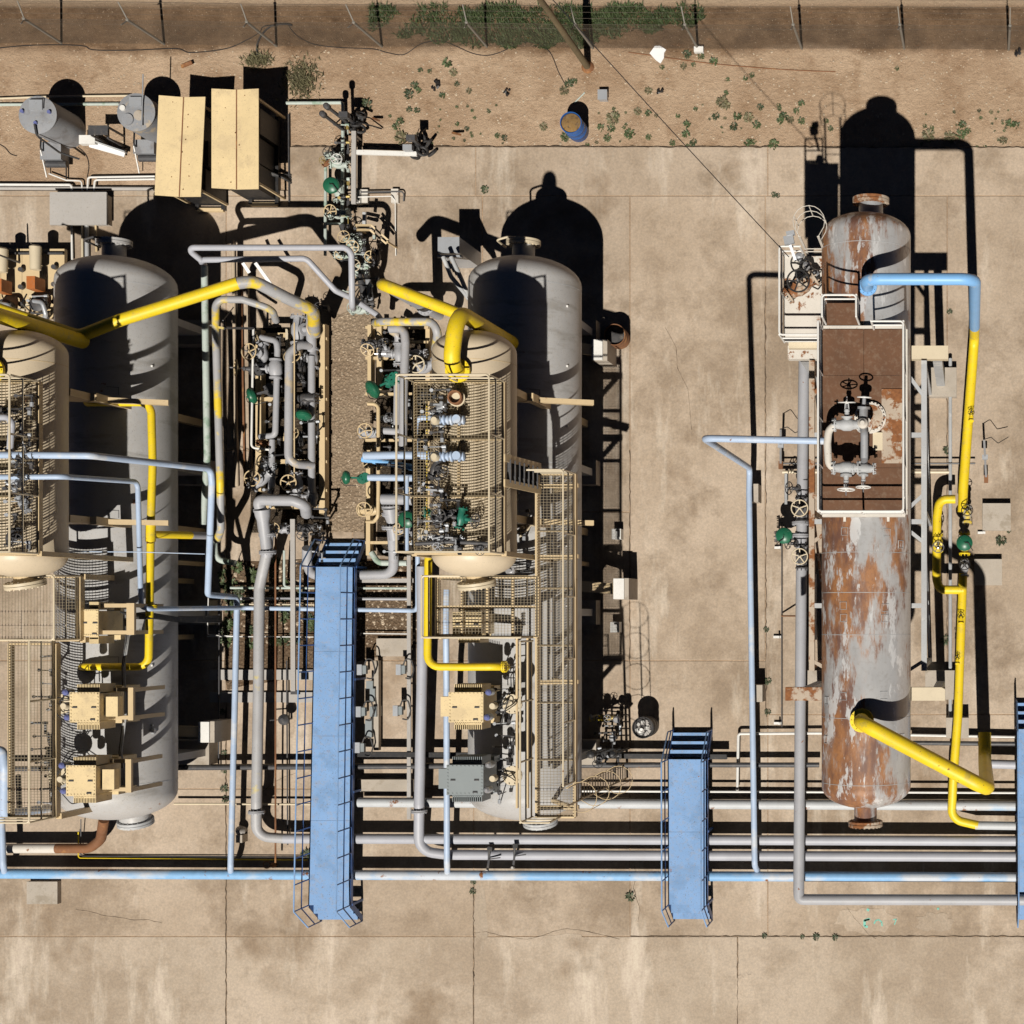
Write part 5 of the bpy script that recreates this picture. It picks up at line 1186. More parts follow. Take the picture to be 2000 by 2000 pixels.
SKV = [  # px, py, z, wheel, body, rot, scale, label
 (512, 693, .95, 'tan', 'gray_pipe', (R(-12), 0, R(90)), 1.12, 'tan handwheel valve top left on the left skid'),
 (505, 722, .75, 'tan', 'dark_steel', (0, R(-55), 0), 1.15, 'tilted tan handwheel valve below the top left wheel on left skid'),
 (583, 645, 1.0, 'tan', 'gray_pipe', (R(62), 0, R(90)), 1.3, 'tan handwheel seen nearly edge on at north of left skid'),
 (586, 720, .7, 'tan', 'dark_steel', (0, R(28), R(90)), 1.15, 'tan handwheel half hidden behind the middle pipe on left skid'),
 (583, 865, .7, 'tan', 'dark_steel', (0, R(24), R(90)), 1.0, 'tan handwheel lower behind the middle pipe on left skid'),
 (510, 937, .8, 'tan', 'gray_pipe', (0, 0, R(40)), 1.1, 'tan handwheel valve low on the west side of left skid'),
 (580, 946, .8, 'tan', 'gray_pipe', (0, 0, R(90)), 1.1, 'tan handwheel valve low in the middle of left skid'),
 (547, 1034, .9, 'tan', 'gray_pipe', (0, 0, 0), .82, 'small tan handwheel valve beside reducer on left skid'),
 (612, 700, .7, 'dark_steel', 'gray_pipe', (R(-70), 0, R(90)), .9, 'dark gate valve at north east of left skid'),
 (612, 790, .6, 'dark_steel', 'gray_pipe', (R(-60), 0, R(90)), .7, 'dark gate valve beside the lying green disc on left skid'),
 (612, 970, .6, 'dark_steel', 'gray_pipe', (R(-50), 0, R(90)), .9, 'dark gate valve at south east of left skid'),
 (600, 1030, .7, 'dark_steel', 'dark_steel', (R(40), 0, 0), .8, 'dark gate valve just north of the long footbridge'),
 (515, 865, .7, 'dark_steel', 'rust', (R(40), 0, 0), .6, 'rusty little valve on west beam of left skid'),
 (524, 910, .7, 'dark_steel', 'galv', (R(-30), 0, 0), .6, 'gray little valve on west beam of left skid'),
]
for (x, y, z, wh, bd, ro, sc, lb) in SKV: valve(P(x, y, z), lb, wh, bd, ro, sc)
t = thing('flanged_valve', 'gray round bodied flanged valve on double bend pipe', 'valve', A6(725, 1045, 1.3))
c = A6(728, 1045, 1.3); MB().lathe([(-.28, .1), (-.28, .17), (-.23, .17), (-.23, .12), (-.12, .18), (.12, .18), (.23, .12), (.23, .17), (.28, .17), (.28, .1)], c, Y, 20).build('body', 'gray_pipe', t)
MB().lathe([(0, .1), (.2, .09), (.2, .13), (.25, .13), (.25, .04), (.45, .03)], c, -X, 14).build('bonnet', 'gray_pipe', t)
control_valve(P(530, 762, .8), 'dark green disc lying on west side of left skid', (R(20), R(-70), 0), 1.0, 'dark_steel')
control_valve(P(598, 778, .9), 'dark green disc lying in the east of left skid', (R(70), 0, 0), 1.0, 'dark_steel')
# small bore tubing tangles on the skids: individual tubes
def tubing(x0, y0, x1, y1, n, where, zlo=.5, zhi=1.4, mats=('dark_steel', 'black', 'galv')):
    names = ['first', 'second', 'third', 'fourth', 'fifth', 'sixth', 'seventh', 'eighth', 'ninth', 'tenth', 'eleventh', 'twelfth', 'thirteenth', 'fourteenth']
    for k in range(n):
        y = y0 + (y1 - y0) * (k + .5) / n; x = random.uniform(x0, x0 + (x1 - x0) * .5); z = random.uniform(zlo, zhi); xe = min(x1, x + random.uniform(12, 40)); 
        pts = [P(x, y, zlo - .2), P(x, y, z), P(xe, y + random.uniform(-3, 3), z), P(xe, y + random.uniform(6, 22), z), P(xe + random.uniform(-4, 6), y + random.uniform(10, 24), zlo - .1)]
        t = thing('tubing', '%s small bore tube from the north %s' % (names[k], where), 'tube', pts[0])
        MB().tube(pts, random.choice((.014, .02, .028)), .07, 7).build('tube_run', mats[k % len(mats)], t)
        for q in (1, 2, 3):
            MB().lathe([(-.05, .03), (-.05, .045), (.05, .045), (.05, .03)], pts[q], (pts[q] - pts[q - 1]), 8).build('fitting', random.choice(mats), t)
tubing(560, 625, 630, 1000, 14, 'in the east half of left skid', .4, 1.0)
tubing(505, 640, 560, 1040, 12, 'in the west half of left skid', .4, .9)
tubing(590, 985, 640, 1085, 6, 'north of the long footbridge', .4, 1.1)
# ================================================================ RIGHT SKID (west of the middle tan vessel)
sk2 = thing('valve_skid', 'tan steel base of the right valve skid', 'skid', P(760, 850))
bm(P(725, 636, .55), P(725, 765, .55), .1, .3, 'tan', sk2); bm(P(742, 634, .6), P(742, 762, .6), .14, .14, 'tan', sk2)
bm(P(722, 880, .4), P(722, 1085, .4), .12, .25, 'tan', sk2); bm(P(838, 640, .3), P(838, 1085, .3), .12, .25, 'tan', sk2)
for y in (640, 668, 700, 770, 860, 1000, 1060): bm(P(715, y, .45), P(838, y, .45), .08, .12, 'tan', sk2, 'cross_member')
pipe('skid_pipe', 'gray and yellow flaked pipe arching over north of right skid', [A7(130, 700, 1.6), A7(170, 690, 2.2), A7(560, 690, 2.2), A7(600, 770, 2.2), A7(580, 900, 1.6), A7(600, 960, .8)], 0, 'yellow_worn', r=.115, fil=.28)
pipe('skid_pipe', 'tan stained gray riser pipe down the right skid', [A7(240, 745, 1.7), A7(345, 740, 1.8), A7(355, 850, 1.8), A7(342, 1200, 1.8), A7(335, 1660, 1.7)], 0, 'gray_tan_pipe', r=.115, fil=.25)
pipe('skid_pipe', 'short gray elbow beside the riser on right skid', [A7(250, 760, 1.2), A7(300, 790, 1.2), A7(300, 920, .9)], 0, 'gray_tan_pipe', r=.1, fil=.2)
pipe('skid_pipe', 'second gray riser pipe left of the tan stained one', [A7(295, 1150, 1.2), A7(290, 1500, 1.2)], 0, 'gray_pipe', r=.1)
pipe('skid_pipe', 'short gray capped stub on the right skid', [A7(195, 1512, 1.4), A7(320, 1520, 1.4)], 0, 'gray_pipe', r=.1)
pipe('skid_pipe', 'long tan small pipe with elbows west of right skid', [A7(70, 1308, 1.2), A7(150, 1312, 1.2), A7(152, 1900, 1.2), B2(1500, 420, 1.2), B2(1470, 460, 1.1), B2(1415, 460, 1.0)], 0, 'tan', r=.052, fil=.15)
pipe('skid_pipe', 'sky blue pipe crossing the right skid, upper one', [A7(45, 1700, 1.9), A7(300, 1695, 2.0), A7(540, 1698, 2.0)], 0, 'blue_pipe', r=.115)
pipe('skid_pipe', 'darker blue pipe just under the upper blue crossing pipe', [A7(30, 1725, 1.2), A7(420, 1790, 1.2)], 0, 'sky_blue', r=.09)
pipe('skid_pipe', 'sky blue pipe crossing the right skid, lower one', [A7(75, 1865, 1.8), A7(430, 1868, 1.8)], 0, 'blue_pipe', r=.095)
pipe('skid_pipe', 'white blue hooked pipe onto the middle grating platform', [A7(430, 1690, 2.0), A7(430, 1500, 2.4), A7(440, 1430, 2.5), A7(480, 1415, 2.5), A7(550, 1415, 2.5)], 0, 'blue_pipe', r=.075, fil=.22)
for k, (x, y, lb, z) in enumerate([(665, 1430, 'blue and cream valve string on the middle grating, upper one', PZ + .25), (665, 1705, 'blue and cream valve string on the middle grating, lower one', PZ + .25)]):
    t = thing('valve_string', lb, 'valve', A7(x, y, z))
    prof = []; xx = 0
    for q in range(9): prof += [(xx, .07), (xx + .02, .13 if q % 2 else .11), (xx + .06, .13 if q % 2 else .11), (xx + .08, .07)]; xx += .09
    MB().lathe(prof, A7(550, y, z), X, 14).build('body', 'blue_pipe', t); MB().lathe([(0, .1), (.1, .12), (.2, .07)], A7(590, y + 6, z), Z, 12).build('bonnet', 'cream', t)
    for q in range(4): MB().cyl(A7(600 + q * 45, y - 25, z), A7(600 + q * 45, y + 30, z + .06), .03, seg=8).build('fitting', ['cream', 'silver', 'galv', 'dark_steel'][q], t)
    MB().lathe([(0, .1), (.22, .1)], A7(760, y, z), Z, 14).build('end_cap', 'blue_pipe', t)
c = A7(750, 1270, PZ + .1); t = thing('open_pipe_stub', 'rusty open pipe stub standing on the middle grating', 'pipe', c)
MB().lathe([(0, .17), (.25, .17), (.25, .13), (.02, .13)], c, Z, 22).build('stub', 'rust', t); MB().lathe([(0, .20), (.04, .20)], c + Z * .05, Z, 20).build('collar', 'cream', t)
pipe('skid_pipe', 'thick gray stub header at the south of right skid', [B2(1530, 290, 1.7), B2(1760, 292, 1.7)], 0, 'gray_pipe', r=.15)
pipe('skid_pipe', 'thick gray pipe from right skid curving west under footbridge', [B2(1590, 340, 1.6), B2(1605, 500, 1.3), B2(1618, 700, .8), B2(1618, 855, .45), B2(1350, 862, .45), B2(1000, 862, .45), B2(965, 780, .45), B2(965, 660, .8)], 0, 'gray_pipe', r=.14, fil=.38)
t = thing('reducer', 'gray flanged reducer on the right skid', 'reducer', B2(1600, 430, 1.2))
MB().lathe([(0, .2), (.2, .19), (.4, .14), (.9, .14)], B2(1592, 360, 1.6), V((.03, -1, -.3)), 20).build('cone', 'gray_pipe', t)
for y in (350, 400, 500): 
    m = MB(); flange_mesh(m, B2(1597, y, 1.5), V((.03, -1, -.2)), .16, bolts=14); m.build('flange', 'gray_pipe', t)
pipe('skid_pipe', 'chalky green elbow under the right skid', [B2(1450, 690, .5), B2(1500, 770, .5), B2(1720, 772, .5)], 0, 'green_gray', r=.085, fil=.25)
SKV2 = [(827, 718, .8, 'cream', 'gray_pipe', (0, 0, R(20)), 1.2, 'cream handwheel valve left of the tan vessel head'),
 (726, 845, .9, 'tan', 'gray_pipe', (0, 0, 0), 1.0, 'tan handwheel valve west on the right skid'),
 (728, 907, .8, 'tan', 'tan', (0, 0, 0), .7, 'small tan handwheel just below the upper blue pipe'),
 (724, 997, .9, 'tan', 'tan', (0, 0, 0), 1.0, 'tan handwheel valve low west on right skid'),
 (728, 672, .9, 'tan', 'dark_steel', (R(30), 0, 0), .9, 'tan handwheel valve at the north beam of right skid'),
 (808, 955, 2.6, 'tan', 'gray_pipe', (R(20), 0, 0), .75, 'tan handwheel valve left of the grating above green disc'),
 (788, 1035, 1.5, 'tan', 'gray_pipe', (0, 0, 0), .75, 'tan handwheel beside the large green disc on right skid'),
 (833, 1047, 2.4, 'cream', 'galv', (0, 0, 0), .9, 'cream handwheel below the large green disc on right skid'),
 (1003, 1025, 5.2, 'tan', 'cream', (0, 0, 0), .72, 'left one of twin tan handwheels beside the walkway'),
 (1025, 1031, 5.2, 'tan', 'cream', (0, 0, R(40)), .72, 'right one of twin tan handwheels beside the walkway'),
 (780, 692, 1.7, 'dark_steel', 'gray_pipe', (R(-80), 0, R(90)), 1.0, 'gray flanged valve on the tan stained riser'),
 (815, 690, .8, 'dark_steel', 'gray_pipe', (R(40), 0, 0), .8, 'dark gate valve left of cream wheel on right skid'),
 (757, 690, .8, 'dark_steel', 'gray_pipe', (R(-40), 0, 0), .8, 'dark gate valve near north beams on right skid'),
 (752, 818, .8, 'dark_steel', 'galv', (0, R(40), 0), .7, 'dark gate valve above gray capped stub'),
 (833, 930, 1.4, 'dark_steel', 'dark_steel', (0, 0, 0), .95, 'black wheeled valve at the left edge of grating'),
 (852, 1000, 6.6, 'dark_steel', 'teal', (R(40), 0, 0), .9, 'dark wheeled valve under the middle grating')]
for (x, y, z, wh, bd, ro, sc, lb) in SKV2: valve(P(x, y, z), lb, wh, bd, ro, sc)
control_valve(P(766, 742, 1.0), 'green disc actuator lying at north of right skid', (R(30), R(-55), 0), 1.15, 'teal')
control_valve(P(710, 934, 1.5), 'green disc actuator at west end of lower blue pipe', (0, R(-60), 0), .85, 'teal')
control_valve(P(809, 1017, 2.5), 'large green disc actuator left of the middle grating', (0, 0, R(90)), 1.0, 'gray_pipe')
control_valve(P(13, 1017, 2.5), 'large green disc actuator at the left edge', (0, 0, R(90)), 1.0, 'gray_pipe')
valve(P(8, 957, 2.6), 'tan handwheel valve at the left edge above green disc', 'tan', 'gray_pipe', (0, 0, 0), .95)
tubing(735, 640, 840, 900, 14, 'on the north half of right skid', .4, 1.3)
tubing(745, 900, 860, 1085, 12, 'on the south half of right skid', .5, 1.8)
tubing(960, 950, 1045, 1110, 8, 'between tan vessel and walkway', 4.4, 5.4)
tubing(0, 900, 80, 1080, 8, 'beside the left green disc', 1.0, 2.6)
tubing(955, 1290, 1030, 1560, 12, 'beside the middle transformers', 4.6, 5.3)
tubing(60, 1270, 130, 1580, 12, 'left of the left transformers', 4.4, 5.2)
# fittings standing on and under the middle grating platform
GF = [(838, 770, PZ - .5, 'dark_steel', 'dark_steel', (R(30), 0, 0), .8, 'dark valve at the north west corner of middle grating'),
 (855, 800, PZ + .12, 'dark_steel', 'galv', (R(60), 0, R(30)), .6, 'small gray valve below the rusty stub on middle grating'),
 (850, 915, PZ + .12, 'dark_steel', 'dark_steel', (R(50), 0, R(70)), .7, 'dark valve between blue string and south end of middle grating'),
 (868, 1010, PZ + .1, 'dark_steel', 'dark_steel', (0, 0, R(20)), .85, 'black handwheel valve at the south of middle grating'),
 (900, 1012, PZ + .1, 'dark_steel', 'teal', (R(70), 0, R(80)), .8, 'teal bodied valve at the south of middle grating'),
 (862, 1052, PZ + .1, 'galv', 'galv', (R(40), 0, 0), .6, 'gray small valve by the south rail of middle grating'),
 (895, 1060, PZ + .1, 'dark_steel', 'galv', (R(-40), 0, R(50)), .55, 'gray small valve nearest the tan vessel south head'),
 (842, 1060, PZ - .3, 'cream', 'galv', (0, 0, 0), .6, 'cream wheeled valve below the south west of middle grating'),
 (940, 1068, PZ + .1, 'dark_steel', 'dark_steel', (R(30), 0, R(15)), .5, 'dark small valve at the south rail centre of middle grating')]
for (x, y, z, wh, bd, ro, sc, lb) in GF: valve(P(x, y, z), lb, wh, bd, ro, sc)
tubing(815, 755, 900, 880, 9, 'on the north of middle grating', PZ + .1, PZ + .45)
tubing(815, 930, 925, 1075, 14, 'on the south of middle grating', PZ + .1, PZ + .55)
pipe('platform_pipe', 'black cross pipe through the middle grating', [P(806, 853, PZ - .35), P(890, 853, PZ - .35), P(890, 880, PZ - .35)], 0, 'black', r=.06, fil=.15)
pipe('platform_pipe', 'dark cross pipe at the south of middle grating', [P(812, 1062, PZ + .2), P(880, 1058, PZ + .2), P(955, 1062, PZ + .2)], 0, 'dark_steel', r=.05, fil=.15)
pipe('platform_pipe', 'thin yellow tube along the west of middle grating', [P(834, 780, PZ - .2), P(834, 1040, PZ - .2)], 0, 'yellow', r=.02)
pipe('platform_pipe', 'gray instrument pipe beside the large green disc', [P(795, 930, 3.0), P(795, 1080, 3.0)], 0, 'blue_pipe', r=.05)
for k, (x, y) in enumerate([(15, 800), (30, 935), (20, 1050), (45, 985)]):
    valve(P(x, y, PZ + .12), '%s small dark valve on the left grating platform' % ['northern', 'middle', 'southern', 'eastern'][k], 'dark_steel', 'galv' if k % 2 else 'dark_steel', (R(50), 0, R(40 * k)), .65)
tubing(0, 760, 62, 1070, 12, 'on the left grating platform', PZ + .1, PZ + .5)
# chrome gauge beside walkway
p = P(1000, 1115, 5.6); t = thing('gauge', 'bright chrome gauge beside the walkway stair', 'gauge', p)
MB().lathe([(0, .1), (.14, .12), (.18, .12), (.18, .05), (.24, .05)], p, Z, 18).build('dial_case', 'silver', t); MB().tube([p, p - Z * .4, p + V((.4, 0, -.45))], .04, .1, 8).build('stem', 'dark_steel', t)

# ================================================================ ground tubes and manifolds east of the middle vessel
t_items = [(1205, 1405, 'silver', 'upper'), (1198, 1440, 'galv', 'lower')]
for (x, y, m_, nm) in t_items:
    p = P(x, y, .8); t = thing('instrument', '%s round gray instrument on the manifold east of walkway' % nm, 'instrument', p)
    MB().lathe([(0, .09), (.12, .1), (.16, .06)], p, Z, 14).build('dial_case', m_, t); MB().cyl(p, P(x, y) + (p - P(x, y)) * V((1, 1, 0)) + Z * .1 if False else V((p.x, p.y, SZ)), .03, seg=8).build('stem', 'dark_steel', t)
MB().tube([P(1130, 1472, .4), P(1162, 1470, .5), P(1195, 1472, .5)], .06, .1).build('yellow_stub', 'yellow', label='short yellow stub pipe near the caged ladder', cat='pipe')
valve(P(1165, 1402, .6), 'yellow and black valve on the east manifold', 'black', 'yellow_worn', (0, R(30), 0), .6)
valve(P(1172, 1478, .5), 'black valve on east manifold by yellow stub', 'black', 'dark_steel', (R(30), 0, 0), .7)
valve(P(1190, 1402, .7), 'silver capped valve on the east manifold', 'silver', 'brass', (0, 0, 0), .5)
t = thing('pipe_rack_frame', 'black upright tube rack at the east manifold', 'rack', P(1215, 1400))
for x in (1186, 1198, 1215, 1232):
    q = P(x, 1460); MB().tube([q, q + Z * 1.9, q + V((.1, 0, 2.0))], .03, .05, 7).build('upright', 'black', t)
for k in range(6): MB().tube([P(1186, 1460) + Z * (.3 + .3 * k), P(1232, 1460) + Z * (.3 + .3 * k)], .02, 0, 6).build('rung', 'black', t)
for k in range(2): MB().lathe([(0, .05), (.05, .11), (.4, .11), (.45, .04)], P(1190 + 40 * k, 1460) + Z * 1.9, Z, 14).build('vent_head', 'black', t)
tubing(1150, 1380, 1240, 1500, 8, 'on the east manifold', .3, .9)
for k, (x, y) in enumerate([(1203, 1043), (1200, 1225)]):
    p = P(x, y, .4); t = thing('conduit_box', '%s small white box beside the middle gray vessel' % ['upper', 'lower'][k], 'box', V((p.x, p.y, SZ)))
    MB().span((p.x - .12, p.y - .15, SZ), (p.x + .14, p.y + .15, .4)).build('case', 'white', t); MB().tube([V((p.x, p.y + .1, .42)), V((p.x + .1, p.y + .1, .45)), V((p.x + .1, p.y - .1, .45))], .02, .03, 6).build('hasp', 'black', t)
drum(1212, 663, SZ, .75, .30, 'rust', 'charred', 'rusty_drum', 'rusty open drum beside the middle gray vessel', 'drum', .8)
# ================================================================ TRENCH PIPES and instrument boxes between skids
for k, (y, z, mt, w_, x0, x1, lb) in enumerate([(1148, .25, 'green_gray', 5, 450, 800, 'chalky green cross pipe over the gravel bed'), (1169, .3, 'gray_pipe', 6, 470, 800, 'dark cross pipe with white patches over gravel bed'), (1134, .35, 'cement_gray', 8, 690, 808, 'cream cross tray over the gravel bed'), (1180, .2, 'cream', 3, 470, 640, 'thin cream cross tube over the gravel bed'), (1243, .2, 'white', 2.2, 405, 620, 'thin white cross tube below the gravel bed'), (1237, .2, 'white', 2.5, 705, 800, 'thin white tube right of long footbridge'),
        (1318, .12, 'cement_gray', 20, 410, 612, 'upper flat cement strip across the left service lane'), (1362, .12, 'cement_gray', 20, 410, 612, 'lower flat cement strip across the left service lane')]):
    if w_ > 15:
        a, b = P(x0, y + w_ / 2, .12), P(x1, y - w_ / 2, .12); MB().span((a.x, a.y, SZ), (b.x, b.y, .13)).build('cement_strip', 'cement_gray', label=lb, cat='strip')
    elif 'tray' in lb: MB().bar(P(x0, y, z), P(x1, y, z), L(w_), .06).build('cross_tray', mt, label=lb, cat='tray')
    else: thin('cross_pipe', lb, [P(x0, y, z), P(x1, y + 1, z)], w_, mt)
thin('thin_line', 'thin white tube dropping from pale blue pipe to left lane', [P(407, 1165, 2.2), P(405, 1240, .4), P(470, 1243, .2)], 2, 'white')
thin('cross_pipe', 'chalky green small elbow pipe by cable tray', [P(555, 1075, .5), P(555, 1145, .35), P(575, 1148, .3)], 4.5, 'green_gray')
MB().bar(P(799, 1085, .5), P(799, 1600, .5), .11, .05).build('cable_tray', 'cement_gray', label='cream cable tray running south beside middle header', cat='tray')
MB().bar(P(737, 1290, .3), P(737, 1465, .3), .14, .2).build('cable_tray', 'cement', label='short cement trough right of long footbridge', cat='tray')
a, b = P(700, 1546, .2), P(810, 1522, .2); MB().span((a.x, a.y, SZ), (b.x, b.y, .3)).build('concrete_block', 'cement', label='long cement block under pipes right of long footbridge', cat='block')
for k, (x, y) in enumerate([(704, 1308), (780, 1308), (702, 1390), (774, 1388), (700, 1460)]):
    p = P(x, y, .7); t = thing('instrument_box', '%s gray instrument box by the long footbridge' % ['upper left', 'upper right', 'middle left', 'middle right', 'lowest'][k], 'box', V((p.x, p.y, SZ)))
    MB().box(p, (.14, .3, .18)).build('case', 'galv', t); MB().box(p + V((.12, 0, -.04)), (.1, .24, .14)).build('housing', 'transformer_gray', t)
    MB().tube([p + V((.1, .1, 0)), p + V((.2, .32, .05)), p + V((.34, .3, 0)), p + V((.38, 0, -.1)), p + V((.3, -.28, -.1)), p + V((.14, -.24, -.1))], .022, .1, 7).build('conduit', 'rubber', t)
    MB().cyl(V((p.x, p.y, SZ)), p, .03, seg=8).build('post', 'dark_steel', t)
for k, (x0, y0, x1, y1) in enumerate([(715, 1330, 728, 1345), (722, 1380, 735, 1400), (713, 1405, 726, 1440), (722, 1345, 732, 1370)]):
    a, b = P(x0, y1, .5), P(x1, y0, .5); MB().span((a.x, a.y, SZ), (b.x, b.y, .5)).build('meter_case', 'transformer_gray', label='dark gray meter case, %s from the north by long footbridge' % ['first', 'third', 'fourth', 'second'][k], cat='box')
p = P(571, 1403); t = thing('camera_post', 'small dark round lamp post left of long footbridge', 'lamp', p)
MB().cyl(p, p + Z * .5, .03, seg=8).build('post', 'dark_steel', t); MB().lathe([(.5, .06), (.52, .16), (.62, .15), (.7, .05)], p, Z, 16).build('lamp_head', 'dark_steel', t); MB().bar(p + Z * .5, p + V((-.5, -.03, .5)), .025, .025).build('arm', 'dark_steel', t)
p = P(478, 1620); t = thing('ground_valve', 'pale stubby ground valve left of west header elbow', 'valve', p)
MB().lathe([(0, .1), (.25, .1), (.25, .14), (.3, .14), (.45, .05)], p, Z, 12).build('body', 'cement_gray', t); MB().box(p + V((.02, -.22, .2)), (.18, .22, .4)).build('block', 'cement', t)
thin('thin_line', 'thin black line along left lane, west one', [P(428, 1200, .2), P(427, 1500, .2)], 3, 'dark_steel')
thin('thin_line', 'thin black line along left lane, east one', [P(560, 1290, .2), P(562, 1650, .2)], 3, 'dark_steel')
for k, (x0, x1) in enumerate([(455, 462), (470, 474), (483, 489)]):  # brown tubes stand in for sunlit ground between the pipe shadows
    pipe('sunlit_strip', 'brown strip standing for sunlit ground in the left lane, %s of three' % ['west', 'middle', 'east'][k], [P(x0, 470 + 30 * k, .12), P(x0 + 8, 950, .12)], x1 - x0, 'rust' if k == 1 else 'stone')
# horizontal box under middle vessel lower end
# ================================================================ NORTH WEST CORNER: tanks, shelters, conduits
def tank(px, py, h, r, mat, label):
    b = P(px, py); t = thing('tank', label, 'tank', b)
    MB().lathe([(0, r), (h - .03, r), (h - .03, r * 1.03), (h, r * 1.03), (h + .03, r * .7), (h + .05, .01)], b, Z, 36).build('shell', mat, t)
    return t, b
ta, ba = tank(133, 256, 1.5, .52, 'tank_gray', 'gray upright plastic tank at far left with clean lid')
MB().span(ba + V((-.2, .12, 1.53)), ba + V((.17, .4, 1.58))).build('hatch', 'galv', ta)
MB().tube([ba + V((-.18, .42, 1.56)), ba + V((.2, .42, 1.58)), ba + V((.2, .15, 1.58))], .012, .02, 6).build('hatch_bar', 'dark_steel', ta)
for x, y in ((-.4, .08), (.36, .06), (-.02, -.25)): MB().lathe([(0, .05), (.1, .05)], ba + V((x, y, 1.5)), Z, 10).build('port', 'purple_cap', ta)
MB().tube([ba + V((-.02, -.3, 1.62)), ba + V((0, -.6, 1.55)), ba + V((.1, -.8, .6)), ba + V((.5, -.9, .3))], .03, .15, 7).build('hose', 'rubber', ta)
tb, bb = tank(319, 251, 1.5, .52, 'tank_dirty', 'gray upright plastic tank with muddy stained lid beside shelter')
MB().span(bb + V((-.15, .15, 1.53)), bb + V((.2, .4, 1.6))).build('hatch', 'galv', tb); MB().lathe([(0, .16), (.07, .16)], bb + V((-.2, -.22, 1.52)), Z, 18).build('lid', 'tank_gray', tb); MB().lathe([(0, .08), (.06, .08)], bb + V((-.35, .1, 1.52)), Z, 14).build('port', 'white', tb); MB().lathe([(0, .15), (.05, .14)], bb + V((.1, -.1, 1.52)), Z, 14).build('mud_cake', 'cement', tb)
for (cx, cy, lb, w_, h_) in [(108, 300, 'gray pump box in front of the clean lidded tank', .6, .5), (288, 292, 'gray pump box in front of the muddy lidded tank', .6, .4)]:
    p = P(cx + 8, cy + 3); t = thing('pump_box', lb, 'pump', p)
    MB().span(p + V((-w_ / 2, -h_ / 2, 0)), p + V((w_ / 2, h_ / 2, .45))).build('case', 'tank_gray', t); MB().lathe([(-.3, .1), (.3, .1)], p + V((.1, -h_ / 2 - .1, .3)), X, 14).build('motor', 'dark_steel', t); MB().tube([p + V((-.2, 0, .45)), p + V((-.2, 0, .6)), p + V((-.2, .6, .55)), p + V((-.1, .9, .9))], .025, .1, 7).build('hose', 'black', t); MB().bar(p + V((-.25, 0, .5)), p + V((-.25, -.7, .2)), .03, .03).build('bar', 'white', t)
p = A1(760, 1100); t = thing('trough', 'narrow white trough lying between the two gray tanks', 'trough', p)
MB().bar(A1(610, 1060, .35), A1(730, 1060, .35), .25, .2).build('end_box', 'white', t); MB().bar(A1(680, 1085, .3), A1(945, 1160, .15), .2, .05).build('panel', 'white_clean', t); MB().bar(A1(690, 1060, .35), A1(950, 1150, .25), .03, .2).build('side_wall', 'gray_steel', t)
p = A1(870, 1040); t = thing('stand', 'dark open stand behind the narrow white trough', 'stand', p)
for (x, y) in ((820, 1030), (940, 1030), (820, 1090), (940, 1110)): MB().bar(A1(x, y), A1(x, y) + Z * .9, .05, .05).build('leg', 'dark_steel', t)
MB().span(A1(800, 1090) + Z * .9, A1(945, 1020) + Z * .93).build('top', 'dark_steel', t)
def shelter(corners, zc, label, shade_boxes):
    # corners nw ne se sw in photo px at eaves height; butterfly roof
    nw, ne, se, sw_ = [P(x, y, zc) for x, y in corners]; drop = .10
    t = thing('shelter', label, 'shelter', V(((nw.x + ne.x) / 2, (nw.y + sw_.y) / 2, 0)))
    mn, ms = nw.lerp(ne, .5) - Z * drop, sw_.lerp(se, .5) - Z * drop
    for a, b, c, d_, nm in ((nw, mn, ms, sw_, 0), (mn, ne, se, ms, 1)):
        m = MB(); vs = [sw_, ms, mn, nw] if nm == 0 else [ms, se, ne, mn]
        m.add([v for v in vs] + [v - Z * .03 for v in vs], [(0, 1, 2, 3), (7, 6, 5, 4), (0, 4, 5, 1), (1, 5, 6, 2), (2, 6, 7, 3), (3, 7, 4, 0)]); m.build('roof_panel', 'tan_roof', t, smooth=False)
    MB().bar(mn + Z * .012, ms + Z * .012, .03, .012).build('gutter', 'rust', t)
    for p_ in (nw, ne, se, sw_):
        c = p_.lerp((nw + se) / 2, .16); MB().bar(V((c.x, c.y, .1)), V((c.x, c.y, zc - .06)), .06, .06).build('post', 'tan', t)
    x0, x1, y0, y1 = nw.x + .25, ne.x - .3, sw_.y + .02, nw.y - .2
    for x in (x0, x1): MB().bar((x, y0, .1), (x, y1, .1), .1, .16).build('skid_beam', 'black', t)
    for y in (y0, (y0 + y1) / 2, y1): MB().bar((x0, y, .1), (x1, y, .1), .1, .15).build('skid_beam', 'tan', t)
    for k in range(8):
        MB().box(V((nw.x + (ne.x - nw.x) * random.uniform(.08, .92), sw_.y + (nw.y - sw_.y) * (k + .5) / 8, zc - .01 - drop * .6)), (.02, .02, .05)).build('roof_bolt', 'rust', t)
    for k in range(shade_boxes):
        c = V(((x0 + x1) / 2 + random.uniform(-.15, .15), y0 + .5 + (y1 - y0 - 1.0) * k / max(1, shade_boxes - 1), .6)); MB().span(c - V((.42, .36, .5)), c + V((.42, .36, .75))).build('shade_box', 'black', t)  # large black boxes added to fill the underside with deep shade
    return t
shelter([(310, 186), (401, 189), (392, 384), (302, 381)], 1.85, 'tan sheet metal shelter with centre gutter beside muddy tank', 3)
shelter([(413, 173), (505, 173), (505, 369), (413, 367)], 2.0, 'larger tan sheet metal shelter with deep shadow at right', 3)
p = P(535, 345); t = thing('hose_coil', 'black hose bundle right of the larger tan shelter', 'hose', p)
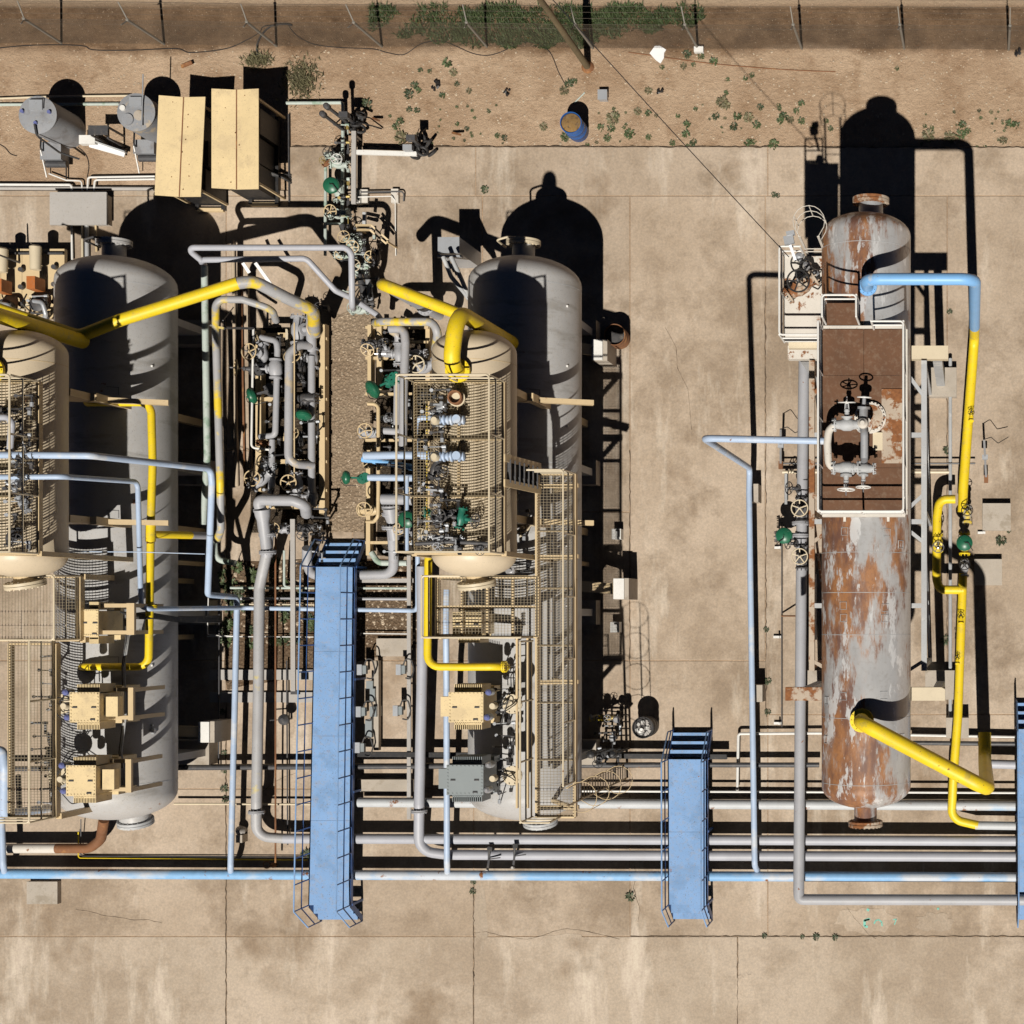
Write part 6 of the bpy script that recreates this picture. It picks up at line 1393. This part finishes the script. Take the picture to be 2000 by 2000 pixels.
for k in range(4): MB().tube([P(505, 368 + 2 * k) + Z * .2, P(525 + 4 * k, 352 - 3 * k) + Z * .45, P(548 + 6 * k, 346 + 3 * k) + Z * .3, P(570, 343 + 5 * k) + Z * .05], .035, .2, 7).build('hose', 'rubber', t)
# flat cabinet
a, b = P(97, 439, .45), P(208, 375, .45); t = thing('cabinet', 'flat gray concrete lid box with conduits at upper left', 'box', V(((a.x + b.x) / 2, (a.y + b.y) / 2, 0)))
MB().span((a.x + .05, a.y + .05, SZ), (b.x - .05, b.y - .05, .38)).build('case', 'cement', t); MB().span((a.x, a.y, .38), (b.x, b.y, .45)).build('lid', 'cement_gray', t)
for k, (pts, w_, mt, lb) in enumerate([
   ([A1(-60, 1392, .15), A1(540, 1395, .15), A1(545, 1440, .15)], 5, 'white', 'cream conduit entering the flat box from left'),
   ([A1(-60, 1420, .12), A1(1160, 1424, .12)], 7, 'cement_gray', 'pale curb line running left of the shelters'),
   ([A1(370, 1310, .15), A1(500, 1360, .15), A1(615, 1365, .15), A1(622, 1440, .15)], 3, 'white', 'thin bent conduit from pump box to flat box'),
   ([A1(1170, 1330, .15), A1(665, 1338, .15), A1(660, 1440, .15)], 4, 'white', 'upper cream conduit from shelter to flat box'),
   ([A1(1170, 1352, .15), A1(715, 1358, .15), A1(710, 1440, .15)], 4, 'white', 'lower cream conduit from shelter to flat box'),
   ([A1(540, 1690, .15), A1(545, 1960, .15)], 4, 'white', 'leftmost conduit going south from flat box'),
   ([A1(620, 1690, .15), A1(622, 1960, .15)], 4, 'cream', 'second conduit going south from flat box'),
   ([A1(655, 1690, .15), A1(657, 1960, .15)], 8, 'gray_steel', 'wide gray conduit going south from flat box'),
   ([A1(722, 1690, .15), A1(728, 1900, .15)], 4, 'tan', 'tan conduit going south from flat box'),
   ([A1(500, 1250, .12), A1(500, 1360, .12)], 2.5, 'black', 'short black conduit below the pump box'),
   ([A1(-40, 745, .12), A1(400, 728, .12), A1(980, 722, .12)], 4, 'cream', 'thin cream pipe passing north of the gray tanks'),
   ([A1(-40, 790, .08), A1(900, 785, .08)], 6, 'green_gray', 'chalky green pipe running behind the gray tanks'),
   ([A1(1080, 560, 1.6), A1(1070, 950, 1.6)], 2.5, 'galv', 'thin gray rod lying across the muddy tank lid'),
   ([A2(230, 778, .2), A2(655, 775, .2), A2(655, 1200, .35), A2(650, 1700, .35)], 6.5, 'green_gray', 'chalky green pipe with corner right of shelters'),
   ([A2(525, 1265, .4), A2(522, 1930, .4)], 6, 'green_gray', 'slim chalky green pipe left of the green disc'),
   ([A2(245, 860, .1), A2(250, 1560, .1)], 3, 'dark_steel', 'thin dark pipe along right of the larger shelter shadow'),
   ([A2(520, 1690, .4), A2(650, 1690, .4), A2(655, 1760, .5)], 5, 'green_gray', 'short chalky green link below the green disc'),
   ([A2(660, 1490, .35), A2(1020, 1480, .3), A2(1050, 1510, .2), A2(1055, 1930, .1)], 2, 'white', 'thin white tube right of the north manifold'),
   ([A2(790, 1450, .2), A2(1115, 1445, .2), A2(1115, 1520, .1)], 3, 'dark_steel', 'thin dark bent pipe above the small white fixtures'),
   ([A2(520, 1185, .4), A2(660, 1185, .4)], 5, 'green_gray', 'short cross pipe at the north manifold valves')]):
    thin('conduit', lb, pts, w_, mt)
MB().bar(A2(740, 990, .5), A2(738, 1540, .5), .13, .07).build('cable_tray', 'cement_gray', label='pale upright leg of the L shaped cable tray', cat='tray')
MB().bar(A2(760, 1150, .52), A2(1215, 1163, .52), .13, .07).build('cable_tray', 'white', label='white sideways arm of the L shaped cable tray', cat='tray')
for k, (x, y) in enumerate(((740, 1020), (738, 1500), (1190, 1160))):
    q = A2(x, y, .5); MB().bar(V((q.x, q.y, 0)), q, .06, .06).build('tray_post', 'galv', label='steel post under cable tray, %s' % ['north end', 'south end', 'east end'][k], cat='post')
q = A2(1150, 1118, .7); MB().box(q, (.26, .16, .2)).build('switch_box', 'galv', label='light gray switch box on the end of cable tray', cat='box')
for (x, y, lb, sx) in [(1275, 1130, 'black crumpled hose bundle at the end of cable tray', 1), (780, 960, 'black crumpled hose bundle north of the cable tray', -1)]:
    p = A2(x, y); t = thing('hose_bundle', lb, 'hose', p)
    for k in range(9):
        c = p + V((random.uniform(-.3, .3), random.uniform(-.3, .3), .12 + .05 * k)); MB().torus(c, V((random.uniform(-1, 1), random.uniform(-1, 1), .6)), random.uniform(.07, .16), .04, 14, 6).build('hose', 'rubber', t)
    for k in range(3):
        a_ = random.uniform(0, 6.28); MB().tube([p + Z * .4, p + V((.3 * math.cos(a_), .3 * math.sin(a_), .5)), p + V((.7 * math.cos(a_), .6 * math.sin(a_), .1))], .012, .1, 6).build('wire', 'black', t)
    MB().cyl(p, p + Z * 1.1, .05, seg=8).build('post', 'dark_steel', t); MB().box(p + V((0, 0, 1.1)), (.25, .16, .2)).build('head', 'dark_steel', t)
for k, (x, y) in enumerate([(695, 740), (745, 700)]):
    p = A2(x - 10, y + 260); t = thing('vent_pipe', '%s black vent pipe at north end of manifold' % ['left', 'right'][k], 'pipe', p)
    MB().cyl(p, p + Z * (1.6 + .2 * k), .05, seg=10).build('shaft', 'dark_steel', t); MB().lathe([(0, .05), (.05, .09), (.2, .09), (.25, .04)], p + Z * (1.55 + .2 * k), Z, 12).build('cap', 'dark_steel', t)
for k, (x, y, wd) in enumerate([(790, 1500, .28), (835, 1495, .3), (1065, 1490, .3)]):
    p = A2(x, y); MB().span(p - V((wd / 2 * .7, .2, 0)), p + V((wd / 2 * .7, .2, .2))).build('fixture', 'white_rusty', label='small white fixture block, %s of three right of manifold' % ['left', 'middle', 'right'][k], cat='block')
NV = [(652, 305, .5, 'black', 'green_gray', 0, .75, 'black handwheel valve at the top of north manifold'), (662, 322, .5, 'white', 'green_gray', 0, .75, 'white handwheel valve at the top of north manifold'), (640, 318, .4, 'brass', 'rust', 40, .5, 'little brass valve left of white wheel'),
      (663, 418, .5, 'tan', 'green_gray', 0, .95, 'tan handwheel valve below north green disc'), (684, 473, .6, 'tan', 'green_gray', 20, .85, 'tan handwheel valve under tan frame, upper'), (697, 485, .6, 'tan', 'green_gray', 60, .85, 'tan handwheel valve under tan frame, second'),
      (669, 499, .6, 'tan', 'green_gray', 0, .7, 'tan handwheel valve under tan frame, third'), (706, 523, .6, 'cream', 'green_gray', 30, .8, 'cream handwheel valve at south of north manifold'), (735, 503, .6, 'tan', 'dark_steel', 80, .8, 'tan handwheel valve at east side of north manifold'),
      (703, 606, .5, 'green_gray', 'green_gray', 0, .8, 'chalky green handwheel at the walk north end'), (630, 602, .4, 'dark_steel', 'dark_steel', 0, .6, 'black handwheel near the gray drop pipe')]
for (x, y, z, wh, bd, ro, sc, lb) in NV: valve(P(x, y, z), lb, wh, bd, (R(random.uniform(-12, 12)), R(random.uniform(-12, 12)), R(ro)), sc)
control_valve(P(662, 372, .35), 'green disc control valve on the north manifold', (0, 0, R(90)), 1.0, 'green_gray')
t = thing('pipe_stand', 'small sloping tan steel frame over the north manifold', 'frame', A2(850, 1750))
for p0, p1 in (((750, 1700), (870, 1700)), ((870, 1700), (1000, 1815)), ((760, 1735), (860, 1735)), ((860, 1735), (985, 1840))): MB().bar(A2(*p0, .9), A2(*p1, .7), .05, .08).build('beam', 'tan', t)
for x, y in ((755, 1715), (990, 1825)): q = A2(x, y, .8); MB().bar(V((q.x, q.y, 0)), q, .05, .05).build('leg', 'tan', t)
MB().bar(A2(820, 1600, 1.0), A2(818, 1690, .9), .09, .09).build('post', 'gray_steel', t)
pipe('manifold_pipe', 'dark vertical pipe through the north manifold', [P(668, 440, .45), P(690, 500, .45), P(708, 560, .45), P(712, 600, .4)], 0, 'dark_steel', r=.09, fil=.3)
pipe('manifold_pipe', 'dark second pipe through the north manifold', [P(700, 455, .4), P(715, 520, .4), P(725, 590, .4)], 0, 'tank_gray', r=.08, fil=.3)
tubing(665, 440, 745, 600, 13, 'in the north manifold', .4, 1.0, ('dark_steel', 'green_gray', 'black'))
tubing(650, 225, 680, 440, 6, 'at the north manifold pipe', .3, .7, ('green_gray', 'dark_steel', 'brass'))
# concrete pipe stands of the right north corner: gray electrical cabinet
p = A7(680, 110, 2.0); t = thing('electric_cabinet', 'gray electrical cabinet with door north of middle gray vessel', 'cabinet', V((p.x, p.y, SZ)))
MB().span((p.x - .3, p.y - .22, SZ), (p.x + .3, p.y + .22, 2.0)).build('case', 'galv', t); MB().bar(V((p.x - .33, p.y - .3, 1.9)), V((p.x + .35, p.y - .3, 1.9)), .06, .14).build('visor', 'galv', t)
p2 = A7(720, 200, 2.4)
for k in range(2): MB().tube([A7(640 + 60 * k, 200, 2.6), A7(700 + 70 * k, 350, 2.6), A7(800 + 20 * k, 470, 2.6), A7(835, 520, 2.6)], .06, .2).build('gray_brace', 'gray_steel', label='%s curved gray brace bar west of middle gray vessel' % ['left', 'right'][k], cat='brace')
for k in range(4): MB().bar(A7(660 + 22 * k, 205 + 22 * k, 2.3), A7(700 + 20 * k, 290 + 25 * k, 2.2), .04, .04).build('gray_rung', 'gray_steel', label='gray cross rung between curved braces, %s' % ['first', 'second', 'third', 'fourth'][k], cat='rung')
# ================================================================ PUMP SKID at upper left (orange couplings)
a, b = P(-40, 622, .5), P(126, 486, .5); t = thing('pump_skid', 'tan pump skid plate at the left edge', 'skid', V(((a.x + b.x) / 2, (a.y + b.y) / 2, 0)))
for k in range(4):
    xx0 = a.x + (b.x - a.x) * k / 4; xx1 = a.x + (b.x - a.x) * (k + 1) / 4; MB().span((xx0 + .004, a.y, .35), (xx1 - .004, b.y, .5)).build('base_panel', 'tan', t)
MB().bar((a.x, b.y - .15, .55), (b.x, b.y - .15, .55), .05, .1).build('edge_bar', 'dark_steel', t)
for k, (x, y) in enumerate([(70, 555), (5, 560), (-60, 560)]):
    p = P(x, y, .9); t = thing('pump', ['orange and dark pump on the tan skid, right one', 'orange and dark pump on the tan skid, middle one', 'orange and dark pump on the tan skid, left one'][k], 'pump', V((p.x, p.y, .5)))
    MB().box(p, (.24, .36, .5)).build('coupling_guard', 'orange_block', t); MB().lathe([(-.3, .14), (.35, .16), (.4, .1)], p + V((.02, .7, .05)), Y, 18).build('motor', 'cream', t)
    MB().lathe([(0, .2), (.25, .22), (.3, .1)], p + V((0, -.55, -.3)), Z, 18).build('casing', 'dark_steel', t); MB().tube([p + V((0, -.5, .1)), p + V((.3, -.55, .2)), p + V((.35, -.9, .1)), p + V((.1, -1.0, -.2))], .06, .12).build('discharge_pipe', 'galv', t)
    for q in range(3): MB().lathe([(0, .07), (.12, .07)], p + V((.36, .55 - .5 * q, -.35)), Z, 12).build('bolt_cap', 'dark_steel', t)
    MB().tube([p + V((-.2, -.3, .1)), p + V((-.25, -.6, .25)), p + V((-.1, -.8, .1))], .02, .08, 7).build('hose', 'black', t)
tubing(20, 575, 120, 640, 8, 'on the tan pump skid', .6, 1.0, ('galv', 'dark_steel', 'cream'))
MB().lathe([(0, .04), (1.9, .02)], P(58, 520), Z, 8).build('mast', 'dark_steel', label='slim dark mast standing on the tan pump skid', cat='mast')
